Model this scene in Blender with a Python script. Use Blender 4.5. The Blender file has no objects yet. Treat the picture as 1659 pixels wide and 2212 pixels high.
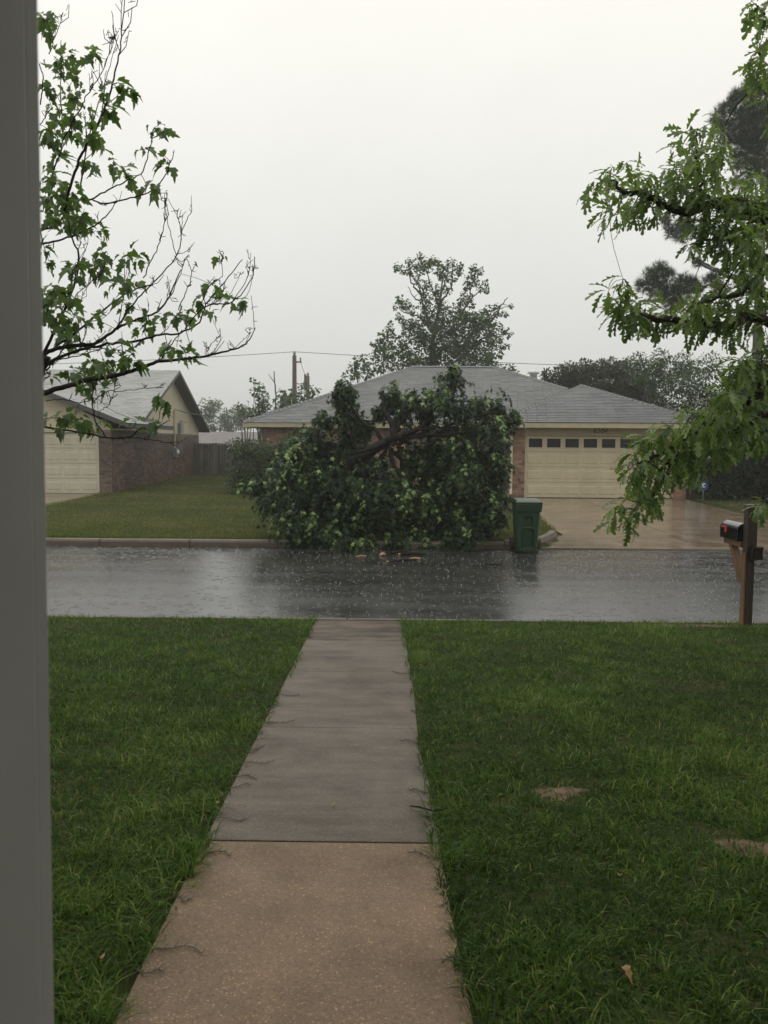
import bpy, bmesh, math
import numpy as np
from mathutils import Matrix, Vector

S = bpy.context.scene
COL = S.collection
rng = np.random.default_rng(7)

# ------------------------------------------------------------------ camera
PITCH, YAW, ROLL = math.atan(146 / 1805.0), 21 / 1805.0, 0.007
CAM = np.array([0.0, 0.0, 2.05])
RM = (Matrix.Rotation(YAW, 3, 'Z') @ Matrix.Rotation(math.pi / 2 - PITCH, 3, 'X') @ Matrix.Rotation(ROLL, 3, 'Z'))
cd = bpy.data.cameras.new('camera')
cam = bpy.data.objects.new('camera', cd)
COL.objects.link(cam)
cam.matrix_world = Matrix.Translation(Vector(CAM)) @ RM.to_4x4()
cd.sensor_fit = 'VERTICAL'; cd.sensor_height = 24.0; cd.lens = 24.0 * 1805 / 2212
cd.clip_start = 0.05; cd.clip_end = 2000
cd.dof.use_dof = True; cd.dof.focus_distance = 15.0; cd.dof.aperture_fstop = 6.0
S.camera = cam

# ------------------------------------------------------------------ world, sun, exposure
W = bpy.data.worlds.new('World'); S.world = W; W.use_nodes = True
nt = W.node_tree; nt.nodes.clear()
def nd(t, typ, **kw):
    n = t.nodes.new(typ)
    for k, v in kw.items(): setattr(n, k, v)
    return n
SUN_EL, SUN_ROT = math.radians(58), math.radians(-12)
tc = nd(nt, 'ShaderNodeTexCoord'); sx = nd(nt, 'ShaderNodeSeparateXYZ')
nt.links.new(tc.outputs['Generated'], sx.inputs[0])
rp = nd(nt, 'ShaderNodeValToRGB'); nt.links.new(sx.outputs['Z'], rp.inputs[0])
rp.color_ramp.elements[0].position = 0.0; rp.color_ramp.elements[0].color = (0.70, 0.712, 0.68, 1)
rp.color_ramp.elements[1].position = 1.0; rp.color_ramp.elements[1].color = (1.3, 1.28, 1.2, 1)
e = rp.color_ramp.elements.new(0.2); e.color = (0.855, 0.86, 0.825, 1)
e = rp.color_ramp.elements.new(0.46); e.color = (1.08, 1.06, 0.985, 1)
sky = nd(nt, 'ShaderNodeTexSky', sky_type='NISHITA'); sky.sun_disc = False
sky.sun_elevation = SUN_EL; sky.sun_rotation = SUN_ROT
hs = nd(nt, 'ShaderNodeHueSaturation'); hs.inputs['Saturation'].default_value = 0.08
nt.links.new(sky.outputs[0], hs.inputs['Color'])
cn = nd(nt, 'ShaderNodeTexNoise'); cn.inputs['Scale'].default_value = 2.2; cn.inputs['Detail'].default_value = 5; cn.inputs['Roughness'].default_value = 0.55
nt.links.new(tc.outputs['Generated'], cn.inputs['Vector'])
cr = nd(nt, 'ShaderNodeMapRange'); cr.inputs[1].default_value = 0.3; cr.inputs[2].default_value = 0.7; cr.inputs[3].default_value = 0.955; cr.inputs[4].default_value = 1.045; nt.links.new(cn.outputs[0], cr.inputs[0])
cm_ = nd(nt, 'ShaderNodeMix', data_type='RGBA', blend_type='MULTIPLY'); cm_.inputs[0].default_value = 1; nt.links.new(rp.outputs[0], cm_.inputs[6]); nt.links.new(cr.outputs[0], cm_.inputs[7])
b1 = nd(nt, 'ShaderNodeBackground'); nt.links.new(cm_.outputs[2], b1.inputs[0]); b1.inputs[1].default_value = 0.92
b2 = nd(nt, 'ShaderNodeBackground'); nt.links.new(hs.outputs[0], b2.inputs[0]); b2.inputs[1].default_value = 0.006
ad = nd(nt, 'ShaderNodeAddShader'); wo = nd(nt, 'ShaderNodeOutputWorld')
nt.links.new(b1.outputs[0], ad.inputs[0]); nt.links.new(b2.outputs[0], ad.inputs[1]); nt.links.new(ad.outputs[0], wo.inputs[0])
sl = bpy.data.lights.new('sun', 'SUN'); sl.energy = 0.5; sl.angle = math.radians(70); sl.color = (1, 0.97, 0.92)
so = bpy.data.objects.new('sun', sl); COL.objects.link(so)
so.rotation_euler = (math.radians(-32), 0, math.radians(12))
vs = S.view_settings; vs.view_transform = 'Standard'; vs.look = 'None'; vs.exposure = 0.0; vs.gamma = 1.0; vs.use_curve_mapping = False
S.render.engine = 'CYCLES'
cy = S.cycles
cy.use_denoising = True; cy.max_bounces = 6; cy.diffuse_bounces = 3; cy.glossy_bounces = 3; cy.transmission_bounces = 5
cy.transparent_max_bounces = 8; cy.volume_bounces = 0; cy.caustics_reflective = False; cy.caustics_refractive = False
cy.sample_clamp_indirect = 4.0; cy.use_adaptive_sampling = True; cy.adaptive_threshold = 0.015

# ------------------------------------------------------------------ helpers: pixels to rays (photo measured at 1659 x 2212)
RN = np.array(RM)
def at(x, y, Y):
    d = RN @ np.array([(x - 829.5) / 1805.0, -(y - 1106) / 1805.0, -1.0])
    return CAM + d * (Y / d[1])

# ------------------------------------------------------------------ helpers: objects
WORLD = {}
def link(o, parent=None, loc=(0, 0, 0)):
    COL.objects.link(o)
    WORLD[o.name] = np.array(loc, float)
    o.location = WORLD[o.name] - (WORLD[parent.name] if parent else 0)
    if parent: o.parent = parent
    return o
def tag(o, label=None, cat=None, group=None, kind=None):
    if label: o['label'] = label
    if cat: o['category'] = cat
    if group: o['group'] = group
    if kind: o['kind'] = kind
    return o
def thing(name, loc, label, cat, group=None):
    return tag(link(bpy.data.objects.new(name, None), None, loc), label, cat, group)

class MB:
    """collects polygons, then links them as one mesh object"""
    def __init__(s): s.v = []; s.f = []; s.m = []
    def add(s, v, f, m=0):
        b = len(s.v); s.v += [tuple(map(float, p)) for p in v]
        s.f += [tuple(i + b for i in q) for q in f]; s.m += [m] * len(f); return s
    def box(s, x0, x1, y0, y1, z0, z1, m=0):
        v = [(x, y, z) for z in (z0, z1) for y in (y0, y1) for x in (x0, x1)]
        return s.add(v, [(0, 2, 3, 1), (4, 5, 7, 6), (0, 1, 5, 4), (1, 3, 7, 5), (3, 2, 6, 7), (2, 0, 4, 6)], m)
    def hexa(s, b, t, m=0):
        return s.add(list(b) + list(t), [(3, 2, 1, 0), (4, 5, 6, 7), (0, 1, 5, 4), (1, 2, 6, 5), (2, 3, 7, 6), (3, 0, 4, 7)], m)
    def slab(s, poly, z0, z1, m=0):
        n = len(poly); v = [(p[0], p[1], z0) for p in poly] + [(p[0], p[1], z1) for p in poly]
        return s.add(v, [tuple(range(n))[::-1], tuple(range(n, 2 * n))] + [(i, (i + 1) % n, n + (i + 1) % n, n + i) for i in range(n)], m)
    def tube(s, pts, rad, k=6, m=0, cap=True):
        P = np.array(pts, float); n = len(P)
        R = np.full(n, rad, float) if np.isscalar(rad) else np.array(rad, float)
        T = np.gradient(P, axis=0); T /= np.linalg.norm(T, axis=1)[:, None] + 1e-9
        u = np.cross(T[0], (0.31, 0.2, 0.93)); 
        if np.linalg.norm(u) < 1e-3: u = np.cross(T[0], (1, 0, 0))
        V = []
        for i in range(n):
            u = u - T[i] * (u @ T[i]); u /= np.linalg.norm(u) + 1e-9; w = np.cross(T[i], u)
            for j in range(k):
                a = 2 * math.pi * j / k
                V.append(P[i] + R[i] * (math.cos(a) * u + math.sin(a) * w))
        F = [(i * k + j, i * k + (j + 1) % k, (i + 1) * k + (j + 1) % k, (i + 1) * k + j) for i in range(n - 1) for j in range(k)]
        if cap: F += [tuple(range(k))[::-1], tuple((n - 1) * k + j for j in range(k))]
        return s.add(V, F, m)
    def lathe(s, c, prof, k=24, m=0):
        V = [(c[0] + r * math.cos(2 * math.pi * j / k), c[1] + r * math.sin(2 * math.pi * j / k), c[2] + z) for r, z in prof for j in range(k)]
        n = len(prof)
        F = [(i * k + j, i * k + (j + 1) % k, (i + 1) * k + (j + 1) % k, (i + 1) * k + j) for i in range(n - 1) for j in range(k)]
        F += [tuple(range(k))[::-1], tuple((n - 1) * k + j for j in range(k))]
        return s.add(V, F, m)
    def mesh(s, name, mats, smooth=False):
        me = bpy.data.meshes.new(name); me.from_pydata(s.v, [], s.f)
        for m in (mats if isinstance(mats, (list, tuple)) else [mats]): me.materials.append(m)
        me.polygons.foreach_set('material_index', s.m)
        if smooth: me.polygons.foreach_set('use_smooth', [True] * len(s.f))
        me.update(); return me
    def build(s, name, mats, parent=None, smooth=False, bevel=0, loc=None):
        me = s.mesh(name, mats, smooth)
        o = bpy.data.objects.new(name, me)
        link(o, parent, (0, 0, 0))
        if bevel:
            b = o.modifiers.new('bevel', 'BEVEL'); b.width = bevel; b.segments = 2; b.limit_method = 'ANGLE'
        return o

def tri_mesh(name, V, T, mat, var=None, parent=None, smooth=False):
    """big triangle mesh from arrays, one float 'var' per vertex"""
    me = bpy.data.meshes.new(name)
    me.vertices.add(len(V)); me.vertices.foreach_set('co', np.ascontiguousarray(V, np.float32).ravel())
    me.loops.add(T.size); me.loops.foreach_set('vertex_index', np.ascontiguousarray(T, np.int32).ravel())
    me.polygons.add(len(T)); me.polygons.foreach_set('loop_start', np.arange(0, T.size, 3, dtype=np.int32))
    if smooth: me.polygons.foreach_set('use_smooth', np.ones(len(T), bool))
    if var is not None:
        a = me.attributes.new('var', 'FLOAT', 'POINT'); a.data.foreach_set('value', np.ascontiguousarray(var, np.float32))
    me.materials.append(mat); me.update(calc_edges=True)
    return link(bpy.data.objects.new(name, me), parent)

# ------------------------------------------------------------------ helpers: materials
def principled(name):
    m = bpy.data.materials.new(name); m.use_nodes = True
    t = m.node_tree; return m, t, t.nodes['Principled BSDF']
def ramp(t, cols, pos=None):
    r = nd(t, 'ShaderNodeValToRGB'); el = r.color_ramp.elements
    pos = pos or [i / max(1, len(cols) - 1) for i in range(len(cols))]
    el[0].position = pos[0]; el[0].color = (*cols[0], 1); el[1].position = pos[-1]; el[1].color = (*cols[-1], 1)
    for c, p in list(zip(cols, pos))[1:-1]:
        e = el.new(p); e.color = (*c, 1)
    return r
def noise(t, scale, detail=4, rough=0.6, vec=None, stretch=None):
    n = nd(t, 'ShaderNodeTexNoise'); n.inputs['Scale'].default_value = scale; n.inputs['Detail'].default_value = detail
    n.inputs['Roughness'].default_value = rough
    c = nd(t, 'ShaderNodeTexCoord'); out = c.outputs['Object']
    if stretch:
        mp = nd(t, 'ShaderNodeMapping'); mp.inputs['Scale'].default_value = stretch
        t.links.new(out, mp.inputs[0]); out = mp.outputs[0]
    t.links.new(out, n.inputs['Vector']); return n
def bump(t, p, src, strength, dist=0.01):
    b = nd(t, 'ShaderNodeBump'); b.inputs['Strength'].default_value = strength; b.inputs['Distance'].default_value = dist
    t.links.new(src, b.inputs['Height']); t.links.new(b.outputs[0], p.inputs['Normal']); return b
def mat(name, cols, scale=3, rough=0.5, bstr=0.0, bscale=40, pos=None, spec=0.5, stretch=None, metal=0, coat=0, bdist=0.01):
    m, t, p = principled(name)
    n = noise(t, scale, stretch=stretch)
    r = ramp(t, cols, pos or ([0.3, 0.7] if len(cols) == 2 else None)); t.links.new(n.outputs[0], r.inputs[0]); t.links.new(r.outputs[0], p.inputs['Base Color'])
    p.inputs['Roughness'].default_value = rough; p.inputs['Specular IOR Level'].default_value = spec; p.inputs['Metallic'].default_value = metal
    p.inputs['Coat Weight'].default_value = coat; p.inputs['Coat Roughness'].default_value = 0.08
    if bstr: bump(t, p, noise(t, bscale, 3, stretch=stretch).outputs[0], bstr, bdist)
    return m
def piece_mat(name, cols, rough=0.6, bstr=0.3, bscale=50, pos=None, spec=0.5, stain=0.35, sscale=1.2):
    """one random tone per piece (object or island), plus weather stains"""
    m, t, p = principled(name)
    oi = nd(t, 'ShaderNodeObjectInfo'); ge = nd(t, 'ShaderNodeNewGeometry')
    a = nd(t, 'ShaderNodeMath', operation='ADD'); t.links.new(oi.outputs['Random'], a.inputs[0]); t.links.new(ge.outputs['Random Per Island'], a.inputs[1])
    fr = nd(t, 'ShaderNodeMath', operation='FRACT'); t.links.new(a.outputs[0], fr.inputs[0])
    r = ramp(t, cols, pos); t.links.new(fr.outputs[0], r.inputs[0])
    c = nd(t, 'ShaderNodeNewGeometry'); n = nd(t, 'ShaderNodeTexNoise'); n.inputs['Scale'].default_value = sscale; n.inputs['Detail'].default_value = 6
    t.links.new(c.outputs['Position'], n.inputs['Vector'])
    r2 = ramp(t, [(1 - stain,) * 3, (1 + stain * 0.4,) * 3], [0.35, 0.65]); t.links.new(n.outputs[0], r2.inputs[0])
    mx = nd(t, 'ShaderNodeMix', data_type='RGBA', blend_type='MULTIPLY'); mx.inputs[0].default_value = 1
    t.links.new(r.outputs[0], mx.inputs[6]); t.links.new(r2.outputs[0], mx.inputs[7]); t.links.new(mx.outputs[2], p.inputs['Base Color'])
    p.inputs['Roughness'].default_value = rough; p.inputs['Specular IOR Level'].default_value = spec
    if bstr:
        n2 = nd(t, 'ShaderNodeTexNoise'); n2.inputs['Scale'].default_value = bscale; t.links.new(c.outputs['Position'], n2.inputs['Vector'])
        bump(t, p, n2.outputs[0], bstr)
    return m
def leaf_mat(name, cols, pos=None, rough=0.35, trans=0.3, tcol=(0.16, 0.26, 0.04), spec=0.5):
    m, t, p = principled(name)
    a = nd(t, 'ShaderNodeAttribute', attribute_name='var')
    r = ramp(t, cols, pos); t.links.new(a.outputs['Fac'], r.inputs[0]); t.links.new(r.outputs[0], p.inputs['Base Color'])
    p.inputs['Roughness'].default_value = rough; p.inputs['Specular IOR Level'].default_value = spec
    tr = nd(t, 'ShaderNodeBsdfTranslucent'); mx = nd(t, 'ShaderNodeMixShader'); mx.inputs[0].default_value = trans
    tm = nd(t, 'ShaderNodeMix', data_type='RGBA'); tm.inputs[0].default_value = 0.5
    t.links.new(r.outputs[0], tm.inputs[6]); tm.inputs[7].default_value = (*tcol, 1); t.links.new(tm.outputs[2], tr.inputs['Color'])
    o = t.nodes['Material Output']
    t.links.new(p.outputs[0], mx.inputs[1]); t.links.new(tr.outputs[0], mx.inputs[2]); t.links.new(mx.outputs[0], o.inputs['Surface'])
    return m

M = {}
M['cream'] = mat('cream_paint', [(0.50, 0.435, 0.29), (0.60, 0.525, 0.365)], 2.5, 0.45, 0.05, 30, stretch=(1, 1, .3))
M['cream_trim'] = mat('cream_trim', [(0.40, 0.35, 0.22), (0.50, 0.44, 0.29)], 3, 0.45, 0.1, 20)
M['cream_pale'] = mat('pale_cream_paint', [(0.50, 0.465, 0.355), (0.60, 0.56, 0.435)], 2.5, 0.45, 0.05, 30, stretch=(1, 1, .3))
M['siding'] = mat('cream_siding', [(0.52, 0.47, 0.33), (0.60, 0.545, 0.39)], 1.5, 0.55, 0.1, 20)
M['mortar'] = mat('mortar', [(0.22, 0.18, 0.14), (0.30, 0.25, 0.2)], 9, 0.8, 0.2, 60)
M['mortar_dark'] = mat('mortar_dark', [(0.19, 0.16, 0.13), (0.27, 0.23, 0.19)], 4, 0.8, 0.2, 60)
M['brick'] = piece_mat('mixed_brick', [(0.30, 0.15, 0.10), (0.36, 0.24, 0.15), (0.10, 0.075, 0.06), (0.33, 0.19, 0.12), (0.24, 0.12, 0.09), (0.40, 0.29, 0.2)], 0.6, 0.4, 60, stain=0.25)
M['brick_brown'] = piece_mat('brown_brick', [(0.12, 0.08, 0.058), (0.18, 0.125, 0.085), (0.055, 0.042, 0.036), (0.14, 0.09, 0.065), (0.22, 0.16, 0.115)], 0.55, 0.4, 60, stain=0.4, sscale=0.8)
M['shingle'] = piece_mat('grey_shingle', [(0.075, 0.078, 0.083), (0.115, 0.119, 0.125), (0.092, 0.096, 0.101), (0.125, 0.129, 0.135)], 0.5, 0.5, 90, spec=0.4, stain=0.2)
M['shingle_pale'] = piece_mat('pale_shingle', [(0.20, 0.205, 0.205), (0.27, 0.275, 0.275), (0.23, 0.235, 0.235)], 0.4, 0.5, 90, spec=0.6, stain=0.15)
M['cap'] = mat('ridge_cap', [(0.09, 0.093, 0.1), (0.14, 0.145, 0.15)], 8, 0.5, 0.4, 60)
M['fascia_dark'] = mat('dark_fascia', [(0.055, 0.055, 0.055), (0.085, 0.085, 0.085)], 4, 0.5, 0.1, 30)
M['soffit'] = mat('soffit', [(0.20, 0.17, 0.11), (0.26, 0.22, 0.15)], 3, 0.6)
M['pane'] = mat('dark_pane', [(0.012, 0.013, 0.014), (0.02, 0.02, 0.022)], 2, 0.25, spec=.2)
M['number'] = mat('number_brown', [(0.08, 0.03, 0.02), (0.11, 0.045, 0.03)], 6, 0.5)
M['fence'] = piece_mat('weathered_wood', [(0.07, 0.062, 0.056), (0.13, 0.115, 0.10), (0.095, 0.082, 0.072), (0.16, 0.145, 0.13)], 0.7, 0.4, 40, stain=0.35)
M['bark'] = mat('wet_bark', [(0.010, 0.008, 0.007), (0.030, 0.024, 0.020)], 14, 0.7, 0.7, 40, stretch=(1, 1, 0.4), spec=.15)
M['bark_grey'] = mat('grey_bark', [(0.05, 0.045, 0.04), (0.11, 0.10, 0.09)], 10, 0.6, 0.6, 30, stretch=(1, 1, 0.4))
M['twig'] = mat('twig_bark', [(0.045, 0.036, 0.034), (0.10, 0.08, 0.075)], 20, 0.5, 0.3, 80)
M['splinter'] = mat('fresh_split_wood', [(0.30, 0.18, 0.08), (0.50, 0.34, 0.18)], 25, 0.6, 0.6, 60, stretch=(1, 1, 0.2))
M['pole'] = mat('pole_wood', [(0.10, 0.08, 0.065), (0.16, 0.13, 0.11)], 3, 0.7, 0.3, 20, stretch=(1, 1, 0.15))
M['metal'] = mat('grey_metal', [(0.22, 0.225, 0.23), (0.30, 0.305, 0.31)], 4, 0.4, metal=0.3)
M['wire'] = mat('wire', [(0.05, 0.05, 0.05), (0.08, 0.08, 0.08)], 4, 0.6)
M['cart'] = mat('green_plastic', [(0.016, 0.044, 0.020), (0.024, 0.06, 0.028)], 3, 0.32, 0.12, 90, spec=0.55)
M['rubber'] = mat('rubber', [(0.012, 0.012, 0.012), (0.025, 0.025, 0.025)], 8, 0.6)
M['black_paint'] = mat('black_paint', [(0.006, 0.006, 0.007), (0.012, 0.012, 0.013)], 6, 0.18, 0.05, 40, coat=0.5)
M['red'] = mat('red_flag', [(0.38, 0.04, 0.025), (0.48, 0.07, 0.04)], 6, 0.4)
M['post_wood'] = mat('wet_post_wood', [(0.018, 0.011, 0.008), (0.06, 0.037, 0.025)], 5, 0.5, 0.5, 30, stretch=(4, 4, 0.35))
M['tan_wood'] = mat('raw_tan_wood', [(0.09, 0.045, 0.02), (0.20, 0.115, 0.055)], 6, 0.55, 0.4, 40, stretch=(1, 1, 0.3))
M['white_paint'] = mat('white_paint', [(0.44, 0.45, 0.43), (0.52, 0.53, 0.505)], 3, 0.6, 0.06, 25)
M['house_front'] = mat('house_front_brick', [(0.16, 0.10, 0.075), (0.24, 0.16, 0.12)], 6, 0.7)
M['sign_blue'] = mat('sign_blue', [(0.02, 0.05, 0.20), (0.03, 0.07, 0.26)], 6, 0.4)
M['sign_white'] = mat('sign_white', [(0.65, 0.66, 0.66), (0.75, 0.75, 0.75)], 6, 0.4)
M['tin'] = mat('pale_tin_roof', [(0.18, 0.165, 0.165), (0.24, 0.225, 0.225)], 2, 0.8, spec=.1)

# wet asphalt: dark aggregate under a film of water
m, t, p = principled('wet_asphalt'); M['asphalt'] = m
n = noise(t, 0.9, 6, 0.65, stretch=(0.35, 1.3, 1)); r = ramp(t, [(0.016, 0.016, 0.016), (0.032, 0.0315, 0.031), (0.055, 0.054, 0.052)], [0.3, 0.5, 0.75]); t.links.new(n.outputs[0], r.inputs[0])
n3 = noise(t, 160, 2); r3 = ramp(t, [(0.75,) * 3, (1.3,) * 3], [0.35, 0.7]); t.links.new(n3.outputs[0], r3.inputs[0])
mx = nd(t, 'ShaderNodeMix', data_type='RGBA', blend_type='MULTIPLY'); mx.inputs[0].default_value = 1
t.links.new(r.outputs[0], mx.inputs[6]); t.links.new(r3.outputs[0], mx.inputs[7]); t.links.new(mx.outputs[2], p.inputs['Base Color'])
n2 = noise(t, 1.3, 5, 0.6, stretch=(0.3, 1.5, 1)); r2 = ramp(t, [(0.12,) * 3, (0.30,) * 3], [0.3, 0.75]); t.links.new(n2.outputs[0], r2.inputs[0]); t.links.new(r2.outputs[0], p.inputs['Roughness'])
p.inputs['Specular IOR Level'].default_value = 0.5
bump(t, p, noise(t, 24, 4, 0.7).outputs[0], 0.22, 0.008)

# wet concrete
def concrete(name, c, speck=0.5, rough=(0.2, 0.5), sc=1.1, dark=0.55, spec=0.25, bst=0.35, stain=0.0, stretch=(.6, 3.2, 1)):
    m, t, p = principled(name)
    n = noise(t, sc, 7, 0.65); r = ramp(t, [tuple(dark * k for k in c), c, tuple(1.2 * k for k in c)], [0.3, 0.52, 0.75]); t.links.new(n.outputs[0], r.inputs[0])
    v = nd(t, 'ShaderNodeTexVoronoi'); v.inputs['Scale'].default_value = 210; tcn = nd(t, 'ShaderNodeTexCoord'); t.links.new(tcn.outputs['Object'], v.inputs['Vector'])
    sep = nd(t, 'ShaderNodeSeparateColor'); t.links.new(v.outputs['Color'], sep.inputs[0])
    r3 = ramp(t, [(0.72,) * 3, (0.95,) * 3, (1.05,) * 3, (1.15, 1.1, 1.05), (2.1, 2.0, 1.8)], [0, 0.3, 0.6, 0.93, 0.99]); t.links.new(sep.outputs[0], r3.inputs[0])
    mx = nd(t, 'ShaderNodeMix', data_type='RGBA', blend_type='MULTIPLY'); mx.inputs[0].default_value = speck
    t.links.new(r.outputs[0], mx.inputs[6]); t.links.new(r3.outputs[0], mx.inputs[7])
    ns = noise(t, 2.3, 7, 0.7, stretch=stretch); rs_ = ramp(t, [(1 - stain, 1 - stain * 1.02, 1 - stain * 1.04), (1, 1, 1)], [0.36, 0.6]); t.links.new(ns.outputs[0], rs_.inputs[0])
    ms = nd(t, 'ShaderNodeMix', data_type='RGBA', blend_type='MULTIPLY'); ms.inputs[0].default_value = 1
    t.links.new(mx.outputs[2], ms.inputs[6]); t.links.new(rs_.outputs[0], ms.inputs[7]); t.links.new(ms.outputs[2], p.inputs['Base Color'])
    p.inputs['Specular IOR Level'].default_value = spec
    n2 = noise(t, 1.9, 5); r2 = ramp(t, [(rough[0],) * 3, (rough[1],) * 3], [0.35, 0.65]); t.links.new(n2.outputs[0], r2.inputs[0]); t.links.new(r2.outputs[0], p.inputs['Roughness'])
    bump(t, p, noise(t, 90, 4, 0.7).outputs[0], bst, 0.006)
    return m
M['walk_tan'] = concrete('walk_tan', (0.205, 0.148, 0.10), 1.0, (0.5, 0.7), 1.8, dark=0.72, spec=.15, bst=.6, stain=.18, stretch=(1.5, 1.5, 1))
M['walk_grey'] = concrete('walk_grey', (0.125, 0.102, 0.08), 1.0, (0.42, 0.62), 2.4, dark=0.55, spec=.25, bst=.6, stain=.35)
M['walk_brown'] = concrete('walk_brown', (0.125, 0.093, 0.068), 0.9, (0.38, 0.6), 2.6, dark=0.35, spec=.22, bst=.6, stain=.85)
M['drive'] = concrete('drive_concrete', (0.215, 0.165, 0.115), 0.2, (0.08, 0.24), 0.45, dark=0.6, spec=.5, bst=.1, stain=.3, stretch=(.4, 1.2, 1))
M['kerb'] = concrete('kerb_concrete', (0.125, 0.10, 0.08), 0.4, (0.35, 0.6), 2, dark=0.6)

# soil under the lawns
m, t, p = principled('soil'); M['soil'] = m
n = noise(t, 0.7, 6); r = ramp(t, [(0.018, 0.026, 0.008), (0.035, 0.042, 0.014), (0.06, 0.056, 0.024)], [0.3, 0.5, 0.72]); t.links.new(n.outputs[0], r.inputs[0]); t.links.new(r.outputs[0], p.inputs['Base Color'])
p.inputs['Roughness'].default_value = 0.9; p.inputs['Specular IOR Level'].default_value = .06; bump(t, p, noise(t, 14, 5).outputs[0], 0.6, 0.03)
M['dirt'] = mat('bare_dirt', [(0.06, 0.042, 0.026), (0.19, 0.135, 0.085)], 14, 0.8, 0.8, 50, spec=.1)

LM = {}
LM['near_grass'] = leaf_mat('lawn_blades', [(0.014, 0.036, 0.006), (0.045, 0.10, 0.014), (0.105, 0.18, 0.03), (0.22, 0.27, 0.06), (0.30, 0.24, 0.12)], [0, 0.35, 0.72, 0.93, 1], 0.5, 0.3, (0.12, 0.22, 0.015), spec=.12)
LM['far_grass'] = leaf_mat('far_lawn_blades', [(0.075, 0.125, 0.022), (0.155, 0.18, 0.04), (0.23, 0.20, 0.07), (0.22, 0.17, 0.085)], [0, 0.5, 0.85, 1], 0.6, 0.3, (0.18, 0.22, 0.03), spec=.15)
LM['left_tree'] = leaf_mat('lobed_leaf', [(0.025, 0.055, 0.016), (0.065, 0.12, 0.03), (0.15, 0.23, 0.065)], [0, 0.5, 1], 0.35, 0.42, (0.2, 0.34, 0.05))
LM['oak'] = leaf_mat('oak_leaf', [(0.025, 0.055, 0.014), (0.09, 0.15, 0.03), (0.22, 0.31, 0.085)], [0, 0.5, 1], 0.35, 0.45, (0.24, 0.38, 0.05), spec=.5)
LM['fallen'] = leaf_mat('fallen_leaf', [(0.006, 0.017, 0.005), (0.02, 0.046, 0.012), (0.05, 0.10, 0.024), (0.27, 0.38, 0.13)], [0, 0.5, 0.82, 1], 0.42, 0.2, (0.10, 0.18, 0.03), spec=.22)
LM['back'] = leaf_mat('back_leaf', [(0.026, 0.055, 0.02), (0.062, 0.11, 0.038), (0.13, 0.19, 0.065)], [0, 0.6, 1], 0.5, 0.35, (0.14, 0.24, 0.05), spec=.25)
LM['hedge'] = leaf_mat('hedge_leaf', [(0.02, 0.04, 0.012), (0.06, 0.10, 0.025), (0.12, 0.17, 0.05)], [0, 0.6, 1], 0.4, 0.2, (0.08, 0.14, 0.03))
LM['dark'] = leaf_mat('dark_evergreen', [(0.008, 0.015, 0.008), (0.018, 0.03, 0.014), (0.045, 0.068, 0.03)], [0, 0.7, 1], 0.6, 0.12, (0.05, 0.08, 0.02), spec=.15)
LM['photinia'] = leaf_mat('red_tip_leaf', [(0.022, 0.034, 0.016), (0.05, 0.056, 0.026), (0.11, 0.075, 0.045)], [0, 0.6, 1], 0.5, 0.2, (0.10, 0.10, 0.03))
LM['needle'] = leaf_mat('pine_needle', [(0.014, 0.026, 0.011), (0.032, 0.052, 0.02), (0.06, 0.085, 0.034)], [0, 0.6, 1], 0.6, 0.1, spec=.15)
LM['pale'] = leaf_mat('hazy_leaf', [(0.05, 0.075, 0.035), (0.09, 0.12, 0.05)], None, 0.5, 0.25)

# ------------------------------------------------------------------ setting: terrain, road, kerbs, walkway, drives
ROAD0, ROAD1 = 9.15, 16.45
WL = lambda y: np.interp(y, [1.2, 2.05, 3.2, 8.85, 9.0], [-0.70, -0.72, -0.745, -0.84, -0.845])
WR = lambda y: np.interp(y, [1.2, 2.05, 3.2, 8.85, 9.0], [0.235, 0.222, 0.19, 0.107, 0.105])
DL = lambda y: np.interp(y, [16.45, 16.7, 17.0, 17.5, 18.2, 19.0, 28], [2.9, 2.98, 3.12, 3.36, 3.58, 3.72, 4.12])
DRZ = lambda y: np.interp(y, [16.45, 28], [0.02, 0.30])
def base_z(y):
    return np.interp(y, [-3, 0, 9.0, 9.02, 9.05, 16.55, 16.58, 16.6, 28, 41, 70, 500],
                     [0.70, 0.66, 0.13, 0.13, -0.12, -0.12, 0.13, 0.14, 0.33, 0.58, 0.9, 1.0])
def gz(x, y):
    x = np.asarray(x, float); y = np.asarray(y, float)
    z = base_z(y)
    lum = 0.02 * np.sin(x * 1.3 + 0.7 * y) * np.sin(y * 1.1 - 0.4 * x) * ((y < 8.6) | (y > 17.2))
    z = z + lum
    on = (y > 16.55) & (y < 28.2) & (x > DL(y) - 0.02) & (x < 9.75)
    z = np.where(on, DRZ(y) - 0.07, z)
    on2 = (y > 16.55) & (y < 28.9) & (x > -15.4) & (x < -10.05)
    z = np.where(on2, DRZ(y) - 0.07, z)
    inw = (y > 0.9) & (y < 9.0) & (x > WL(y) + 0.03) & (x < WR(y) - 0.03)
    return np.where(inw, base_z(y) - 0.07, z)
xs = np.unique(np.concatenate([-np.geomspace(18, 330, 14), np.arange(-17, -2, 0.3), np.arange(-2, 3, 0.12), np.arange(3, 17, 0.3), np.geomspace(18, 330, 14)]))
ys = np.unique(np.concatenate([[-40, -10, -3, -1], np.arange(0, 8.9, 0.16), [9.0, 9.02, 9.05, 12, 16.55, 16.58, 16.6], np.arange(16.8, 30, 0.25), np.arange(30, 60, 2.0), np.geomspace(60, 380, 12)]))
GX, GY = np.meshgrid(xs, ys); GZ = gz(GX, GY)
V = np.stack([GX, GY, GZ], -1).reshape(-1, 3); nx, ny = len(xs), len(ys)
ii = (np.arange(ny - 1)[:, None] * nx + np.arange(nx - 1)).ravel()
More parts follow.
